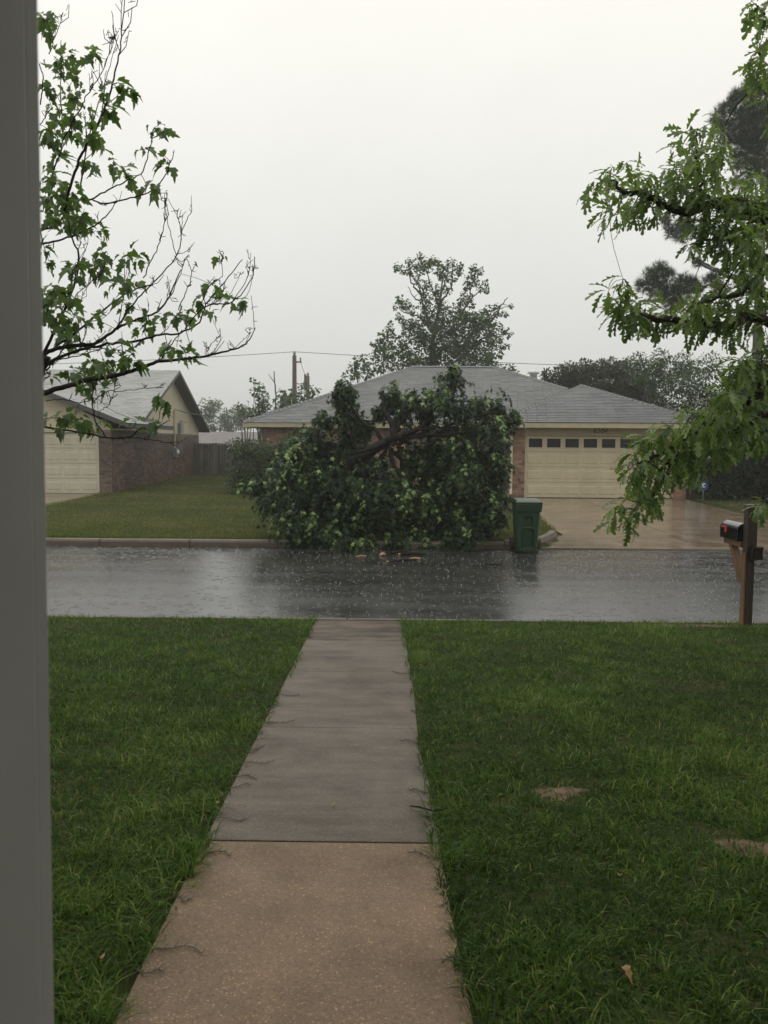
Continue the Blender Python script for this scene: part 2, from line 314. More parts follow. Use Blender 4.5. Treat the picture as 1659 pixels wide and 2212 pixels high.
T = np.concatenate([np.stack([ii, ii + 1, ii + nx + 1], 1), np.stack([ii, ii + nx + 1, ii + nx], 1)])
tag(tri_mesh('ground', V, T, M['soil'], smooth=True), kind='structure')

mb = MB(); yy = np.linspace(ROAD0 - 0.05, ROAD1 + 0.08, 15); xx = np.array([-325, -60] + list(np.arange(-20, 20.1, 2)) + [60, 325])
for a in range(len(xx) - 1):
    for b in range(len(yy) - 1):
        zz = [0.0 + 0.045 * math.sin(math.pi * (q - ROAD0) / (ROAD1 - ROAD0)) for q in (yy[b], yy[b + 1])]
        mb.add([(xx[a], yy[b], zz[0]), (xx[a + 1], yy[b], zz[0]), (xx[a + 1], yy[b + 1], zz[1]), (xx[a], yy[b + 1], zz[1])], [(0, 1, 2, 3)])
road = tag(mb.build('road', M['asphalt'], smooth=True), kind='structure')
# tar-sealed crack on the road
mb = MB(); pts = [(5.0, 16.2), (5.35, 15.4), (5.55, 14.9), (5.9, 14.2), (6.1, 13.6), (6.6, 12.9), (7.5, 12.2), (8.4, 11.9)]
for a, b in zip(pts[:-1], pts[1:]):
    for k in range(3):
        w = 0.02 + 0.03 * rng.random(); u, v_ = k / 3, (k + 1) / 3
        A = np.array(a) * (1 - u) + np.array(b) * u + rng.normal(0, 0.03, 2); B = np.array(a) * (1 - v_) + np.array(b) * v_ + rng.normal(0, 0.03, 2)
        rz_ = lambda q: 0.045 * math.sin(math.pi * (q - ROAD0) / (ROAD1 - ROAD0)) + 0.003
        mb.add([(A[0] - w, A[1], rz_(A[1])), (A[0] + w, A[1] + w, rz_(A[1] + w)), (B[0] + w, B[1] + w, rz_(B[1] + w)), (B[0] - w, B[1], rz_(B[1]))], [(0, 1, 2, 3)])
mb.build('crack', mat('tar', [(0.008, 0.008, 0.008), (0.015, 0.015, 0.015)], 9, 0.5), road)

kb = bpy.data.objects.new('kerb', None); tag(link(kb, None, (0, 16.5, 0)), kind='structure')
def kerb_piece(x0, x1, y0, y1, name='kerb_stone'):
    mb = MB()
    s = 1 if y1 > y0 else -1
    prof = [(y0, -0.1), (y0, 0.09), (y0 + s * 0.025, 0.125), (y0 + s * 0.05, 0.135), (y1, 0.14), (y1, -0.1)]
    n = len(prof); V = [(x, a, b) for x in (x0, x1) for a, b in prof]
    mb.add(V, [tuple(range(n)), tuple(range(n, 2 * n))[::-1]] + [(i, n + i, n + (i + 1) % n, (i + 1) % n) for i in range(n)])
    return mb.build(name, M['kerb'], kb, bevel=0.008)
edges = [2.2, 1.05, -0.55, -2.3, -4.05, -5.85, -7.6, -9.3]
for a, b in zip(edges[:-1], edges[1:]): kerb_piece(b + 0.006, a - 0.006, ROAD1, ROAD1 + 0.15)
kerb_piece(-10.05, edges[-1] - 0.006, ROAD1, ROAD1 + 0.15)
kerb_piece(-60, -15.4, ROAD1, ROAD1 + 0.15); kerb_piece(11, 60, ROAD1, ROAD1 + 0.15)
# curved kerb return beside the drive
mb = MB(); prev = None
cv = [(2.206, 16.45), (2.5, 16.46), (2.78, 16.52), (2.92, 16.62), (3.04, 16.8), (3.16, 17.05), (3.32, 17.4), (3.46, 17.75), (3.56, 18.1)]
ring = []
for i, q in enumerate(cv):
    a = np.array(cv[max(0, i - 1)]); b = np.array(cv[min(len(cv) - 1, i + 1)]); tt = (b - a) / np.linalg.norm(b - a); nn = np.array([-tt[1], tt[0]])
    h = 0.165 + 0.006 * i; base = 0
    ring.append([(q[0] + nn[0] * o_, q[1] + nn[1] * o_, z_) for o_, z_ in [(0, -0.1), (0, base + h * 0.6), (0.04, base + h), (0.17, base + h), (0.17, -0.1)]])
mb.add([v for r_ in ring for v in r_], [(i * 5 + j, i * 5 + (j + 1) % 5, (i + 1) * 5 + (j + 1) % 5, (i + 1) * 5 + j) for i in range(len(cv) - 1) for j in range(5)] + [(0, 1, 2, 3, 4), tuple(range(5 * len(cv) - 1, 5 * len(cv) - 6, -1))])
mb.build('kerb_return', M['kerb'], kb, smooth=False)
nedge = [-60, -14, -9, -6.5, -4.2, -2.2, -0.5, 1.3, 3.2, 5.1, 7, 60]
for a, b in zip(nedge[:-1], nedge[1:]): kerb_piece(a + 0.006, b - 0.006, ROAD0, ROAD0 - 0.14)

wk = bpy.data.objects.new('walkway', None); tag(link(wk, None, (-0.3, 5, 0)), kind='structure')
joints = [0.95, 3.21, 4.83, 6.39, 7.77, 9.0]
for k, (a, b) in enumerate(zip(joints[:-1], joints[1:])):
    mb = MB(); yy = np.linspace(a + (.006 if k == 1 else .0015), b - (.006 if k == 0 else .0015), 6)
    V = []
    for q in yy:
        z = float(base_z(q)); V += [(WL(q), q, z - 0.1), (WR(q), q, z - 0.1), (WR(q), q, z), (WL(q), q, z)]
    F = [(i * 4 + j, i * 4 + (j + 1) % 4, i * 4 + 4 + (j + 1) % 4, i * 4 + 4 + j) for i in range(5) for j in range(4)] + [(0, 3, 2, 1), (20, 21, 22, 23)]
    mb.add(V, F); mb.build('slab', M[['walk_tan', 'walk_grey', 'walk_grey', 'walk_grey', 'walk_brown'][k]], wk, bevel=0.004)

dv = bpy.data.objects.new('driveway', None); tag(link(dv, None, (6.8, 22, 0)), kind='structure')
dy = [16.53, 17.5, 21.0, 24.5, 27.98]
for a, b in zip(dy[:-1], dy[1:]):
    colx = [None, 6.2, 7.78, 9.75 if a > 17 else 10.6]
    for c in range(3):
        q = np.linspace(a + 0.008, b - 0.008, 6); V = []
        for y_ in q:
            x0 = (DL(y_) if c == 0 else colx[c] + 0.008); x1 = colx[c + 1] - 0.008; z = float(DRZ(y_))
            V += [(x0, y_, z - 0.12), (x1, y_, z - 0.12), (x1, y_, z), (x0, y_, z)]
        F = [(i * 4 + j, i * 4 + (j + 1) % 4, i * 4 + 4 + (j + 1) % 4, i * 4 + 4 + j) for i in range(5) for j in range(4)] + [(0, 3, 2, 1), (20, 21, 22, 23)]
        MB().add(V, F).build('slab', M['drive'], dv)
d2 = bpy.data.objects.new('neighbour_driveway', None); tag(link(d2, None, (-12.5, 24, 0)), kind='structure')
for a, b in ((16.53, 20), (20, 24), (24, 28.5)):
    for x0, x1 in ((-15.3, -12.6), (-12.6, -10.1)):
        MB().hexa([(x0 + .008, a + .008, DRZ(a) - .12), (x1 - .008, a + .008, DRZ(a) - .12), (x1 - .008, b - .008, DRZ(b) - .12), (x0 + .008, b - .008, DRZ(b) - .12)],
                  [(x0 + .008, a + .008, DRZ(a)), (x1 - .008, a + .008, DRZ(a)), (x1 - .008, b - .008, DRZ(b)), (x0 + .008, b - .008, DRZ(b))]).build('slab', M['drive'], d2)

# ------------------------------------------------------------------ roofs and bricks
UNIT = {}
def piece(name, key, size, material, parent, loc, rot=None, bev=0):
    k = (key, material.name, tuple(round(s, 3) for s in size))
    if k not in UNIT: UNIT[k] = MB().box(-size[0] / 2, size[0] / 2, -size[1] / 2, size[1] / 2, -size[2] / 2, size[2] / 2).mesh(name, material)
    o = bpy.data.objects.new(name, UNIT[k]); link(o, parent, loc)
    if rot is not None: o.rotation_euler = rot
    return o
BL, BH, BJ = 0.203, 0.067, 0.010
def brick_rows(u0, u1, z0, z1, soldier=False):
    """(u centre, z centre, length, height) of a running bond between u0..u1, z0..z1"""
    out = []; z = z0; r_ = 0
    top = z1 - (0.20 if soldier else 0)
    while z + BH <= top + 0.02:
        u = u0 - (BL + BJ) / 2 * (r_ % 2)
        while u < u1 - 0.03:
            a, b = max(u, u0), min(u + BL, u1)
            if b - a > 0.04: out.append(((a + b) / 2, z + BH / 2, b - a, BH))
            u += BL + BJ
        z += BH + BJ; r_ += 1
    if soldier:
        u = u0
        while u + BH < u1: out.append((u + BH / 2, z + 0.095, BH, 0.19)); u += BH + BJ
    return out
def lay(parent, material, bricks, axis, plane, parts, rest_mb, outdir):
    """bricks proud of the wall plane; 'parts' of them as objects, the others joined"""
    for i, (u, z, l, h) in enumerate(bricks):
        dpt = 0.02; off = plane + outdir * (dpt / 2 - 0.008 + 0.002 * ((i * 7) % 3 - 1))
        l = round(l, 2); h = round(h, 3)
        if axis == 'x': loc, size = (u, off, z), (l, dpt, h)
        else: loc, size = (off, u, z), (dpt, l, h)
        if i < parts: piece('brick', 'brick', size, material, parent, loc)
        else: rest_mb.box(loc[0] - size[0] / 2, loc[0] + size[0] / 2, loc[1] - size[1] / 2, loc[1] + size[1] / 2, loc[2] - size[2] / 2, loc[2] + size[2] / 2)

def shingle_plane(origin, udir, vdir, ulim, vlen, expo, wid, parts_parent, material, rest_mb, rs, nparts=0):
    """courses of tabs on a roof plane. origin at the eave, udir along it, vdir up the slope; ulim(v) -> (u0,u1)"""
    O = np.array(origin, float); U = np.array(udir, float); Vd = np.array(vdir, float); Nn = np.cross(U, Vd); Nn /= np.linalg.norm(Nn)
    if Nn[2] < 0: Nn = -Nn
    v = -0.03; r_ = 0; made = 0
    base = Matrix((U, Vd, Nn)).transposed()
    while v < vlen:
        a0, a1 = ulim(min(v + expo * 0.5, vlen)); u = a0 - wid * ((r_ * 0.37) % 1)
        while u < a1:
            p, q = max(u, a0), min(u + wid - 0.008, a1)
            if q - p > 0.02:
                L = q - p; top = min(expo + 0.04, vlen - v + 0.02); th = 0.009; lift = 0.007 + 0.006 * rs.random()
                if made < nparts:
                    w_ = round(L, 2)
                    c = O + U * (p + q) / 2 + Vd * (v + top / 2) + Nn * (lift / 2 + 0.006)
                    o = piece('shingle', 'sh', (w_, round(top, 2), th), material, parts_parent, c)
                    o.rotation_euler = (base @ Matrix.Rotation(-lift / top, 3, 'X')).to_euler()
                    made += 1
                else:
                    c = [O + U * x_ + Vd * y_ + Nn * z_ for y_, z_ in ((v, lift), (v + top, 0.004)) for x_ in (p, q)]
                    b = [c[0] - Nn * th, c[1] - Nn * th, c[3] - Nn * th, c[2] - Nn * th]
                    rest_mb.add(b + [c[0], c[1], c[3], c[2]], [(4, 5, 6, 7), (0, 1, 5, 4), (1, 2, 6, 5), (3, 0, 4, 7)])
            u += wid
        v += expo; r_ += 1
    return made
def caps(parent, a, b, material, w=0.13):
    a = np.array(a, float); b = np.array(b, float); d = b - a; L = np.linalg.norm(d); d /= L
    s = np.cross(d, (0, 0, 1.0)); s /= np.linalg.norm(s); up = np.cross(s, d)
    mb = MB(); k = int(L / 0.2)
    for i in range(k):
        p = a + d * (L * i / k); q = a + d * (L * (i + 1) / k + 0.04)
        for sg in (-1, 1):
            mb.add([p + up * 0.045, q + up * 0.03, q + s * sg * w - up * 0.03, p + s * sg * w - up * 0.015], [(0, 1, 2, 3) if sg > 0 else (3, 2, 1, 0)])
    return mb.build('ridge_cap', material, parent)
rs = np.random.default_rng(3)

# ---------------- the house across the street
H = thing('house', (3, 34, 0.3), 'low brick house with hipped grey shingle roof and cream double garage door', 'house')
EZ, PT = 2.80, 0.414
gx0, gx1, gy0 = 3.30, 10.36, 27.4
mx0, mx1, my0, my1 = -5.34, 10.30, 29.5, 41.7
gc = (gx0 + gx1) / 2; gh = (gx1 - gx0) / 2
gap = EZ + PT * gh; mhd = (my1 - my0) / 2; map_ = EZ + PT * mhd; myc = my0 + mhd
rl, rr = mx0 + mhd, mx1 - mhd
# brick walls (mortar bodies) and bricks
bm_ = MB()
MB().box(-4.75, 3.95, 30.0, 41.2, 0.1, 2.66).build('wall', M['mortar'], H)
MB().box(3.95, 4.36, 28.0, 41.2, 0.1, 2.66).build('wall', M['mortar'], H)
MB().box(9.31, 9.75, 28.0, 41.2, 0.1, 2.66).build('wall', M['mortar'], H)
MB().box(4.36, 9.31, 28.3, 29.0, 2.1, 2.66).build('wall', M['mortar'], H)
lay(H, M['brick'], brick_rows(3.95, 4.36, 0.32, 2.62), 'x', 28.0, 200, bm_, -1)
lay(H, M['brick'], brick_rows(9.31, 9.75, 0.32, 2.62), 'x', 28.0, 70, bm_, -1)
fr_ = [b for b in brick_rows(-4.75, 3.93, 0.42, 2.62, True)]
vis = [b for b in fr_ if b[0] < -1.6 and b[1] > 1.85]; oth = [b for b in fr_ if not (b[0] < -1.6 and b[1] > 1.85)]
lay(H, M['brick'], vis, 'x', 30.0, 165, bm_, -1); lay(H, M['brick'], oth, 'x', 30.0, 0, bm_, -1)
lay(H, M['brick'], brick_rows(28.0, 29.98, 0.32, 2.62), 'y', 3.95, 0, bm_, -1)
lay(H, M['brick'], brick_rows(28.0, 41.2, 0.32, 2.62), 'y', 9.75, 0, bm_, 1)
tag(bm_.build('brickwork', M['brick'], H), kind='stuff')
# garage door, header, trim
gd = MB().box(4.40, 9.27, 28.06, 28.12, 0.31, 2.36).build('garage_door', M['cream'], H)
sh_ = 2.05 / 4
for r_ in range(4):
    z0 = 0.31 + r_ * sh_
    MB().box(4.405, 9.265, 28.038, 28.062, z0 + 0.006, z0 + sh_ - 0.006).build('door_section', M['cream'], gd, bevel=0.006)
    for c in range(8):
        w = 4.86 / 8; x0 = 4.405 + c * w
        if r_ < 3:
            a, b = (x0 + 0.05, x0 + w - 0.05), (z0 + 0.11, z0 + sh_ - 0.11)
            MB().hexa([(a[0], 28.037, b[0]), (a[1], 28.037, b[0]), (a[1], 28.037, b[1]), (a[0], 28.037, b[1])],
                      [(a[0] + .03, 28.026, b[0] + .03), (a[1] - .03, 28.026, b[0] + .03), (a[1] - .03, 28.026, b[1] - .03), (a[0] + .03, 28.026, b[1] - .03)]).build('panel', M['cream'], gd)
        else:
            a, b = (x0 + 0.085, x0 + w - 0.075), (z0 + 0.14, z0 + sh_ - 0.08)
            MB().box(a[0], a[1], 28.028, 28.036, b[0], b[1]).build('pane', M['pane'], gd)
            f_ = MB()
            f_.box(a[0] - .025, a[1] + .025, 28.02, 28.0355, b[1], b[1] + .025); f_.box(a[0] - .025, a[1] + .025, 28.02, 28.0355, b[0] - .025, b[0])
            f_.box(a[0] - .025, a[0], 28.02, 28.0355, b[0], b[1]); f_.box(a[1], a[1] + .025, 28.02, 28.0355, b[0], b[1])
            f_.build('window_frame', M['cream'], gd)
MB().box(4.36, 4.41, 27.975, 28.058, 0.30, 2.37).build('jamb', M['cream_trim'], H)
MB().box(9.26, 9.31, 27.975, 28.058, 0.30, 2.37).build('jamb', M['cream_trim'], H)
MB().box(4.36, 9.31, 27.985, 28.3, 2.372, 2.69).build('header', M['cream_trim'], H)
MB().box(4.28, 9.38, 27.955, 27.983, 2.40, 2.43).build('header_trim', M['cream_trim'], H)
fc = bpy.data.curves.new('house_number', 'FONT'); fc.body = '6204'; fc.size = 0.23; fc.shear = 0.2; fc.extrude = 0.006; fc.align_x = 'CENTER'; fc.space_character = 1.05
tmp = bpy.data.objects.new('tmp', fc); COL.objects.link(tmp); bpy.context.view_layer.update()
nme = bpy.data.meshes.new_from_object(tmp.evaluated_get(bpy.context.evaluated_depsgraph_get())); bpy.data.objects.remove(tmp)
nme.materials.clear(); nme.materials.append(M['number'])
fo = bpy.data.objects.new('house_number', nme); link(fo, H, (6.83, 27.972, 2.475)); fo.rotation_euler = (math.pi / 2, 0, 0)
# soffit, fascia
MB().box(gx0 + .02, gx1 - .02, gy0 + .03, 30, EZ - 0.115, EZ - 0.10).build('soffit', M['soffit'], H)
MB().box(mx0 + .02, gx0, my0 + .03, my1 - .03, EZ - 0.112, EZ - 0.097).build('soffit', M['soffit'], H)
MB().box(gx0, gx1, gy0, gy0 + .03, EZ - 0.17, EZ - 0.012).build('fascia', M['cream_trim'], H)
MB().box(gx0, gx0 + .03, gy0 + .031, my0 + .029, EZ - 0.17, EZ - 0.012).build('fascia', M['cream_trim'], H)
MB().box(mx0, gx0 - .002, my0, my0 + .03, EZ - 0.17, EZ - 0.012).build('fascia', M['cream_trim'], H)
MB().box(mx0, mx0 + .03, my0 + .031, my1, EZ - 0.17, EZ - 0.012).build('fascia', M['cream_trim'], H)
MB().box(mx1 - .03, mx1, gy0 + .031, my1, EZ - 0.18, EZ - 0.013).build('fascia', M['cream_trim'], H)
# roof bodies
rb = MB()
rb.add([(mx0, my0, EZ), (mx1, my0, EZ), (mx1, my1, EZ), (mx0, my1, EZ), (rl, myc, map_), (rr, myc, map_)], [(0, 1, 5, 4), (1, 2, 5), (2, 3, 4, 5), (3, 0, 4), (3, 2, 1, 0)])
roof = rb.build('roof', M['cap'], H)
gback = my0 + (gap - EZ) / PT
rb = MB(); yb = gback + 0.3
rb.add([(gx0, gy0, EZ + .005), (gx1, gy0, EZ + .005), (gx1, yb, EZ + .005), (gx0, yb, EZ + .005), (gc, gy0 + gh, gap + .005), (gc, yb, gap + .005)], [(0, 1, 4), (1, 2, 5, 4), (3, 0, 4, 5), (3, 2, 1, 0), (2, 3, 5)])
groof = rb.build('garage_roof', M['cap'], H)
cs, sn = math.cos(math.atan(PT)), math.sin(math.atan(PT))
shm = MB(); sl_g = gh / cs
shingle_plane((gx0, gy0, EZ + .005), (1, 0, 0), (0, cs, sn), lambda v: (v * cs, 2 * gh - v * cs), sl_g, 0.152, 0.333, groof, M['shingle'], shm, rs, 300)
sl_m = mhd / cs
shingle_plane((mx0, my0, EZ), (1, 0, 0), (0, cs, sn), lambda v: (v * cs, (mx1 - mx0) - v * cs), sl_m, 0.152, 0.333, roof, M['shingle'], shm, rs)
shingle_plane((mx0, my1, EZ), (0, -1, 0), (cs, 0, sn), lambda v: (v * cs, 2 * mhd - v * cs), sl_m, 0.152, 0.333, roof, M['shingle'], shm, rs)
shingle_plane((gx0, yb, EZ + .005), (0, -1, 0), (cs, 0, sn), lambda v: (0, yb - gy0 - v * cs), sl_g, 0.152, 0.333, groof, M['shingle'], shm, rs)
shingle_plane((gx1, gy0, EZ + .005), (0, 1, 0), (-cs, 0, sn), lambda v: (v * cs, yb - gy0), sl_g, 0.152, 0.333, groof, M['shingle'], shm, rs)
tag(shm.build('shingles', M['shingle'], roof), kind='stuff')
caps(roof, (mx0, my0, EZ), (rl, myc, map_), M['cap']); caps(roof, (rl, myc, map_), (rr, myc, map_), M['cap']); caps(roof, (mx1, my0, EZ), (rr, myc, map_), M['cap'])
caps(groof, (gx0, gy0, EZ), (gc, gy0 + gh, gap), M['cap']); caps(groof, (gx1, gy0, EZ), (gc, gy0 + gh, gap), M['cap']); caps(groof, (gc, gy0 + gh, gap), (gc, gback, gap), M['cap'])
for vx, vy in ((1.3, 36.6), (6.1, 37.2)):
    MB().lathe((vx, vy, map_ - 0.45), [(0.16, 0), (0.16, 0.3), (0.28, 0.33), (0.24, 0.42), (0.02, 0.5)], 16).build('roof_vent', M['sign_white'], roof, smooth=True)
MB().tube([(3.36, 29.35, 2.62), (3.36, 29.3, 2.55), (3.80, 27.96, 2.42), (3.9, 27.9, 2.3), (3.9, 27.9, 0.6), (3.88, 27.75, 0.42)], 0.045, 8).build('downspout', M['cream_pale'], H)

# ---------------- the neighbour's house on the left
N = thing('neighbour_house', (-12.5, 34, 0.4), 'tan gabled house with brown brick side wall and pale garage door', 'house')
NX = -9.66; nE = 2.72; nbm = MB()
MB().box(-24, NX, 30.5, 41.3, 0.1, 2.46).build('wall', M['mortar_dark'], N)
MB().box(-10.1, NX, 28.5, 30.499, 0.1, 2.46).build('wall', M['mortar_dark'], N)
MB().box(-15.5, -15.05, 28.5, 30.499, 0.1, 2.46).build('wall', M['mortar_dark'], N)
lay(N, M['brick_brown'], brick_rows(-10.1, NX, 0.33, 2.44), 'x', 28.5, 90, nbm, -1)
sb_ = sorted(brick_rows(28.5, 41.3, 0.33, 2.44), key=lambda b: b[0])
lay(N, M['brick_brown'], sb_, 'y', NX, 230, nbm, 1)
tag(nbm.build('brickwork', M['brick_brown'], N), kind='stuff')
ngd = MB().box(-15.0, -10.14, 28.56, 28.6, 0.30, 2.36).build('garage_door', M['cream_pale'], N)
for r_ in range(4):
    z0 = 0.30 + r_ * 0.515
    MB().box(-14.995, -10.145, 28.538, 28.562, z0 + 0.006, z0 + 0.509).build('door_section', M['cream_pale'], ngd, bevel=0.006)
    for c in range(8):
        w = 4.85 / 8; a = (-14.995 + c * w + 0.05, -14.995 + (c + 1) * w - 0.05); b = (z0 + 0.11, z0 + 0.40)
        MB().hexa([(a[0], 28.537, b[0]), (a[1], 28.537, b[0]), (a[1], 28.537, b[1]), (a[0], 28.537, b[1])],
                  [(a[0] + .03, 28.526, b[0] + .03), (a[1] - .03, 28.526, b[0] + .03), (a[1] - .03, 28.526, b[1] - .03), (a[0] + .03, 28.526, b[1] - .03)]).build('panel', M['cream_pale'], ngd)
MB().box(-10.14, -10.085, 28.47, 28.56, 0.29, 2.38).build('jamb', M['cream_pale'], N)
MB().box(-15.06, -10.085, 28.48, 28.62, 2.382, 2.47).build('header', M['cream_pale'], N)
wc, wh, wp = -12.55, 3.60, 0.385
wz = nE + wp * wh
MB().add([(-15.5, 28.5, 2.47), (NX, 28.5, 2.47), (NX, 28.5, nE - .06), (wc, 28.5, wz - .09), (-15.5, 28.5, nE - .06)] + [(-15.5, 28.62, 2.47), (NX, 28.62, 2.47), (NX, 28.62, nE - .06), (wc, 28.62, wz - .09), (-15.5, 28.62, nE - .06)],
         [(0, 1, 2, 3, 4), (9, 8, 7, 6, 5), (0, 5, 6, 1), (1, 6, 7, 2), (2, 7, 8, 3), (3, 8, 9, 4), (4, 9, 5, 0)]).build('gable_siding', M['siding'], N)
ny0, ny1 = 30.35, 41.75; nyc = 36.05; npt = (5.15 - nE) / (nyc - ny0); nz = 5.15
MB().add([(NX + .004, 30.5, 2.47), (NX + .004, 41.3, 2.47), (NX + .004, 41.3, nE + .1), (NX + .004, nyc, nz - .1), (NX + .004, 30.5, nE + .02)] + [(NX - .1, 30.5, 2.47), (NX - .1, 41.3, 2.47), (NX - .1, 41.3, nE + .1), (NX - .1, nyc, nz - .1), (NX - .1, 30.5, nE + .02)],
         [(0, 1, 2, 3, 4), (9, 8, 7, 6, 5), (0, 5, 6, 1), (1, 6, 7, 2), (2, 7, 8, 3), (3, 8, 9, 4), (4, 9, 5, 0)]).build('gable_siding', M['siding'], N)
nxe = -9.2; rb = MB()
rb.add([(-26, ny0, nE), (nxe, ny0, nE), (nxe, ny1, nE), (-26, ny1, nE), (-26, nyc, nz), (nxe, nyc, nz)] + [(-26, ny0, nE - .14), (nxe, ny0, nE - .14), (nxe, ny1, nE - .14), (-26, ny1, nE - .14), (-26, nyc, nz - .14), (nxe, nyc, nz - .14)],
       [(0, 1, 5, 4), (2, 3, 4, 5), (7, 6, 10, 11), (9, 8, 11, 10), (0, 6, 7, 1), (2, 8, 9, 3), (1, 7, 11, 5), (5, 11, 8, 2), (4, 10, 6, 0), (3, 9, 10, 4)])
nroof = rb.build('roof', M['fascia_dark'], N)
wx1 = wc + wh; wx0 = wc - wh; wyb = ny0 + (wz - nE) / npt + .3; rb = MB()
rb.add([(wx0, 28.0, nE), (wx1, 28.0, nE), (wc, 28.0, wz), (wx0, wyb, nE), (wx1, wyb, nE), (wc, wyb, wz)] + [(wx0, 28.0, nE - .16), (wx1, 28.0, nE - .16), (wc, 28.0, wz - .16), (wx0, wyb, nE - .16), (wx1, wyb, nE - .16), (wc, wyb, wz - .16)],
       [(1, 4, 5, 2), (3, 0, 2, 5), (1, 2, 8, 7), (2, 0, 6, 8), (4, 1, 7, 10), (0, 3, 9, 6), (10, 7, 8, 11), (6, 9, 11, 8)])
nwing = rb.build('wing_roof', M['fascia_dark'], N)
MB().box(NX + .006, wx1 - .02, 28.52, 30.45, 2.47, 2.52).build('soffit', M['soffit'], N)
nsh = MB(); c2, s2 = math.cos(math.atan(npt)), math.sin(math.atan(npt)); c3, s3 = math.cos(math.atan(wp)), math.sin(math.atan(wp))
shingle_plane((-20, ny0, nE), (1, 0, 0), (0, c2, s2), lambda v: (0, nxe + 20), (nyc - ny0) / c2, 0.16, 0.34, nroof, M['shingle_pale'], nsh, rs)
shingle_plane((wx1, 28.0, nE), (0, 1, 0), (-c3, 0, s3), lambda v: (0, wyb - 28.0), wh / c3, 0.16, 0.34, nwing, M['shingle_pale'], nsh, rs)
tag(nsh.build('shingles', M['shingle_pale'], nroof), kind='stuff')
px_ = NX + 0.05
MB().tube([(px_, 36.6, 1.75), (px_, 36.6, 3.45), (px_ + .03, 36.65, 3.52), (px_ + .08, 36.75, 3.48)], 0.035, 8).build('conduit', M['cream_trim'], N)
MB().box(px_ - .04, px_ + .12, 36.42, 36.78, 1.42, 1.82).build('meter_box', M['metal'], N, bevel=0.01)
MB().lathe((px_ + .12, 36.6, 1.55), [(0.02, 0), (0.085, .02), (0.085, .14), (0.05, .19)], 16).build('meter_dome', M['sign_white'], N, smooth=True)
MB().box(px_ - .04, px_ + .1, 37.3, 37.75, 2.5, 2.95).build('junction_box', M['metal'], N, bevel=0.01)
MB().tube([(px_ + .08, 37.5, 2.95), (px_ + .05, 37.3, 3.05), (px_ + .03, 37.7, 3.02), (px_ + .03, 38.6, 2.98)], 0.012, 5).build('cable', M['wire'], N)

# ---------------- fence beyond, shed
FN = thing('wood_fence', (-7, 40.2, 0.55), 'weathered grey wooden picket fence between the two houses', 'fence')
x = NX + 0.02; k = 0
while x < -4.6:
    h = 2.02 + 0.025 * rs.standard_normal(); w = 0.137
    mb = MB(); yq = 40.2 + 0.008 * (k % 2)
    pr = [(x, 0.45), (x + w, 0.45), (x + w, h - .05), (x + w - .03, h), (x + .03, h), (x, h - .05)]
    mb.add([(a, yq, b) for a, b in pr] + [(a, yq + .02, b) for a, b in pr], [tuple(range(6)), tuple(range(11, 5, -1))] + [(i, 6 + i, 6 + (i + 1) % 6, (i + 1) % 6) for i in range(6)])
    mb.build('picket', M['fence'], FN); x += w + 0.006; k += 1
for z in (0.75, 1.7): MB().box(NX + .02, -4.6, 40.232, 40.27, z, z + .09).build('rail', M['fence'], FN)
a = at(499, 964, 40.1)
sg = tag(MB().box(a[0] - .22, a[0] + .22, 40.165, 40.18, a[2] - .13, a[2] + .13).build('fence_sign', M['sign_white']), 'small pale rectangular sign fixed to the grey wooden fence', 'sign')
for q, w in ((-.17, .05), (-.09, .06), (0.0, .05), (.08, .07)): MB().box(a[0] + q, a[0] + q + w, 40.158, 40.164, a[2] - .07, a[2] + .06).build('lettering', M['fascia_dark'], sg)

SD = thing('shed', (-10, 52, 0.7), 'low shed with pale pinkish grey roof behind the wooden fence', 'shed')
MB().box(-14.5, -7.2, 52, 56, 0.5, 2.05).build('wall', M['siding'], SD)
MB().hexa([(-15, 51.5, 1.98), (-6.9, 51.5, 1.98), (-6.9, 56.5, 2.75), (-15, 56.5, 2.75)], [(-15, 51.5, 2.05), (-6.9, 51.5, 2.05), (-6.9, 56.5, 2.82), (-15, 56.5, 2.82)]).build('roof', M['tin'], SD)

# ---------------- own porch: tapered column at the left edge, roof and front wall behind the camera
PO = thing('porch', (0, 0.2, 0.66), 'shaded front porch with slab, brick wall and roof behind the open door', 'porch')
PS = MB().box(-4.5, 4.5, -0.6, 0.94, 0.3, 0.72).build('floor_slab', M['walk_tan'], PO, bevel=0.01)
MB().box(-7.5, 7.5, -0.85, -0.6, 0.3, 3.6).build('front_wall', M['house_front'], PO)
MB().hexa([(-8, -4, 4.55), (8, -4, 4.55), (8, 1.15, 3.14), (-8, 1.15, 3.14)], [(-8, -4, 4.7), (8, -4, 4.7), (8, 1.15, 3.3), (-8, 1.15, 3.3)]).build('roof', M['cap'], PO)
MB().box(-8, 8, 1.152, 1.18, 3.08, 3.29).build('fascia', M['cream_trim'], PO)

SDR = thing('storm_door', (-0.62, -0.55, 0.74), 'blurred grey edge of an open door filling the left side of the picture', 'door')
def door_part(name, s0, s1, z0, z1, material, th=0.035, off=0.0):
    """slab piece between fractions s0..s1 of the way from hinge to free edge, leaning very slightly"""
    Hh, E_ = np.array([-.61, -.55]), np.array([-.331, .80]); dd = (E_ - Hh) / np.linalg.norm(E_ - Hh); nn = np.array([dd[1], -dd[0]])
    b = []
    for z in (z0, z1):
        ln = .0095 * (z - 1.95)
        for s_, o_ in ((s0, off), (s1, off), (s1, off - th), (s0, off - th)): p_ = Hh + (E_ - Hh) * s_ + nn * o_; b.append((p_[0] + ln, p_[1], z))
    return MB().hexa(b[:4], b[4:]).build(name, material, SDR, bevel=0.004)
door_part('stile', .90, .982, .76, 2.80, M['white_paint']); door_part('edge_trim', .9822, 1.0, .76, 2.80, M['white_paint'], .03, -.004)
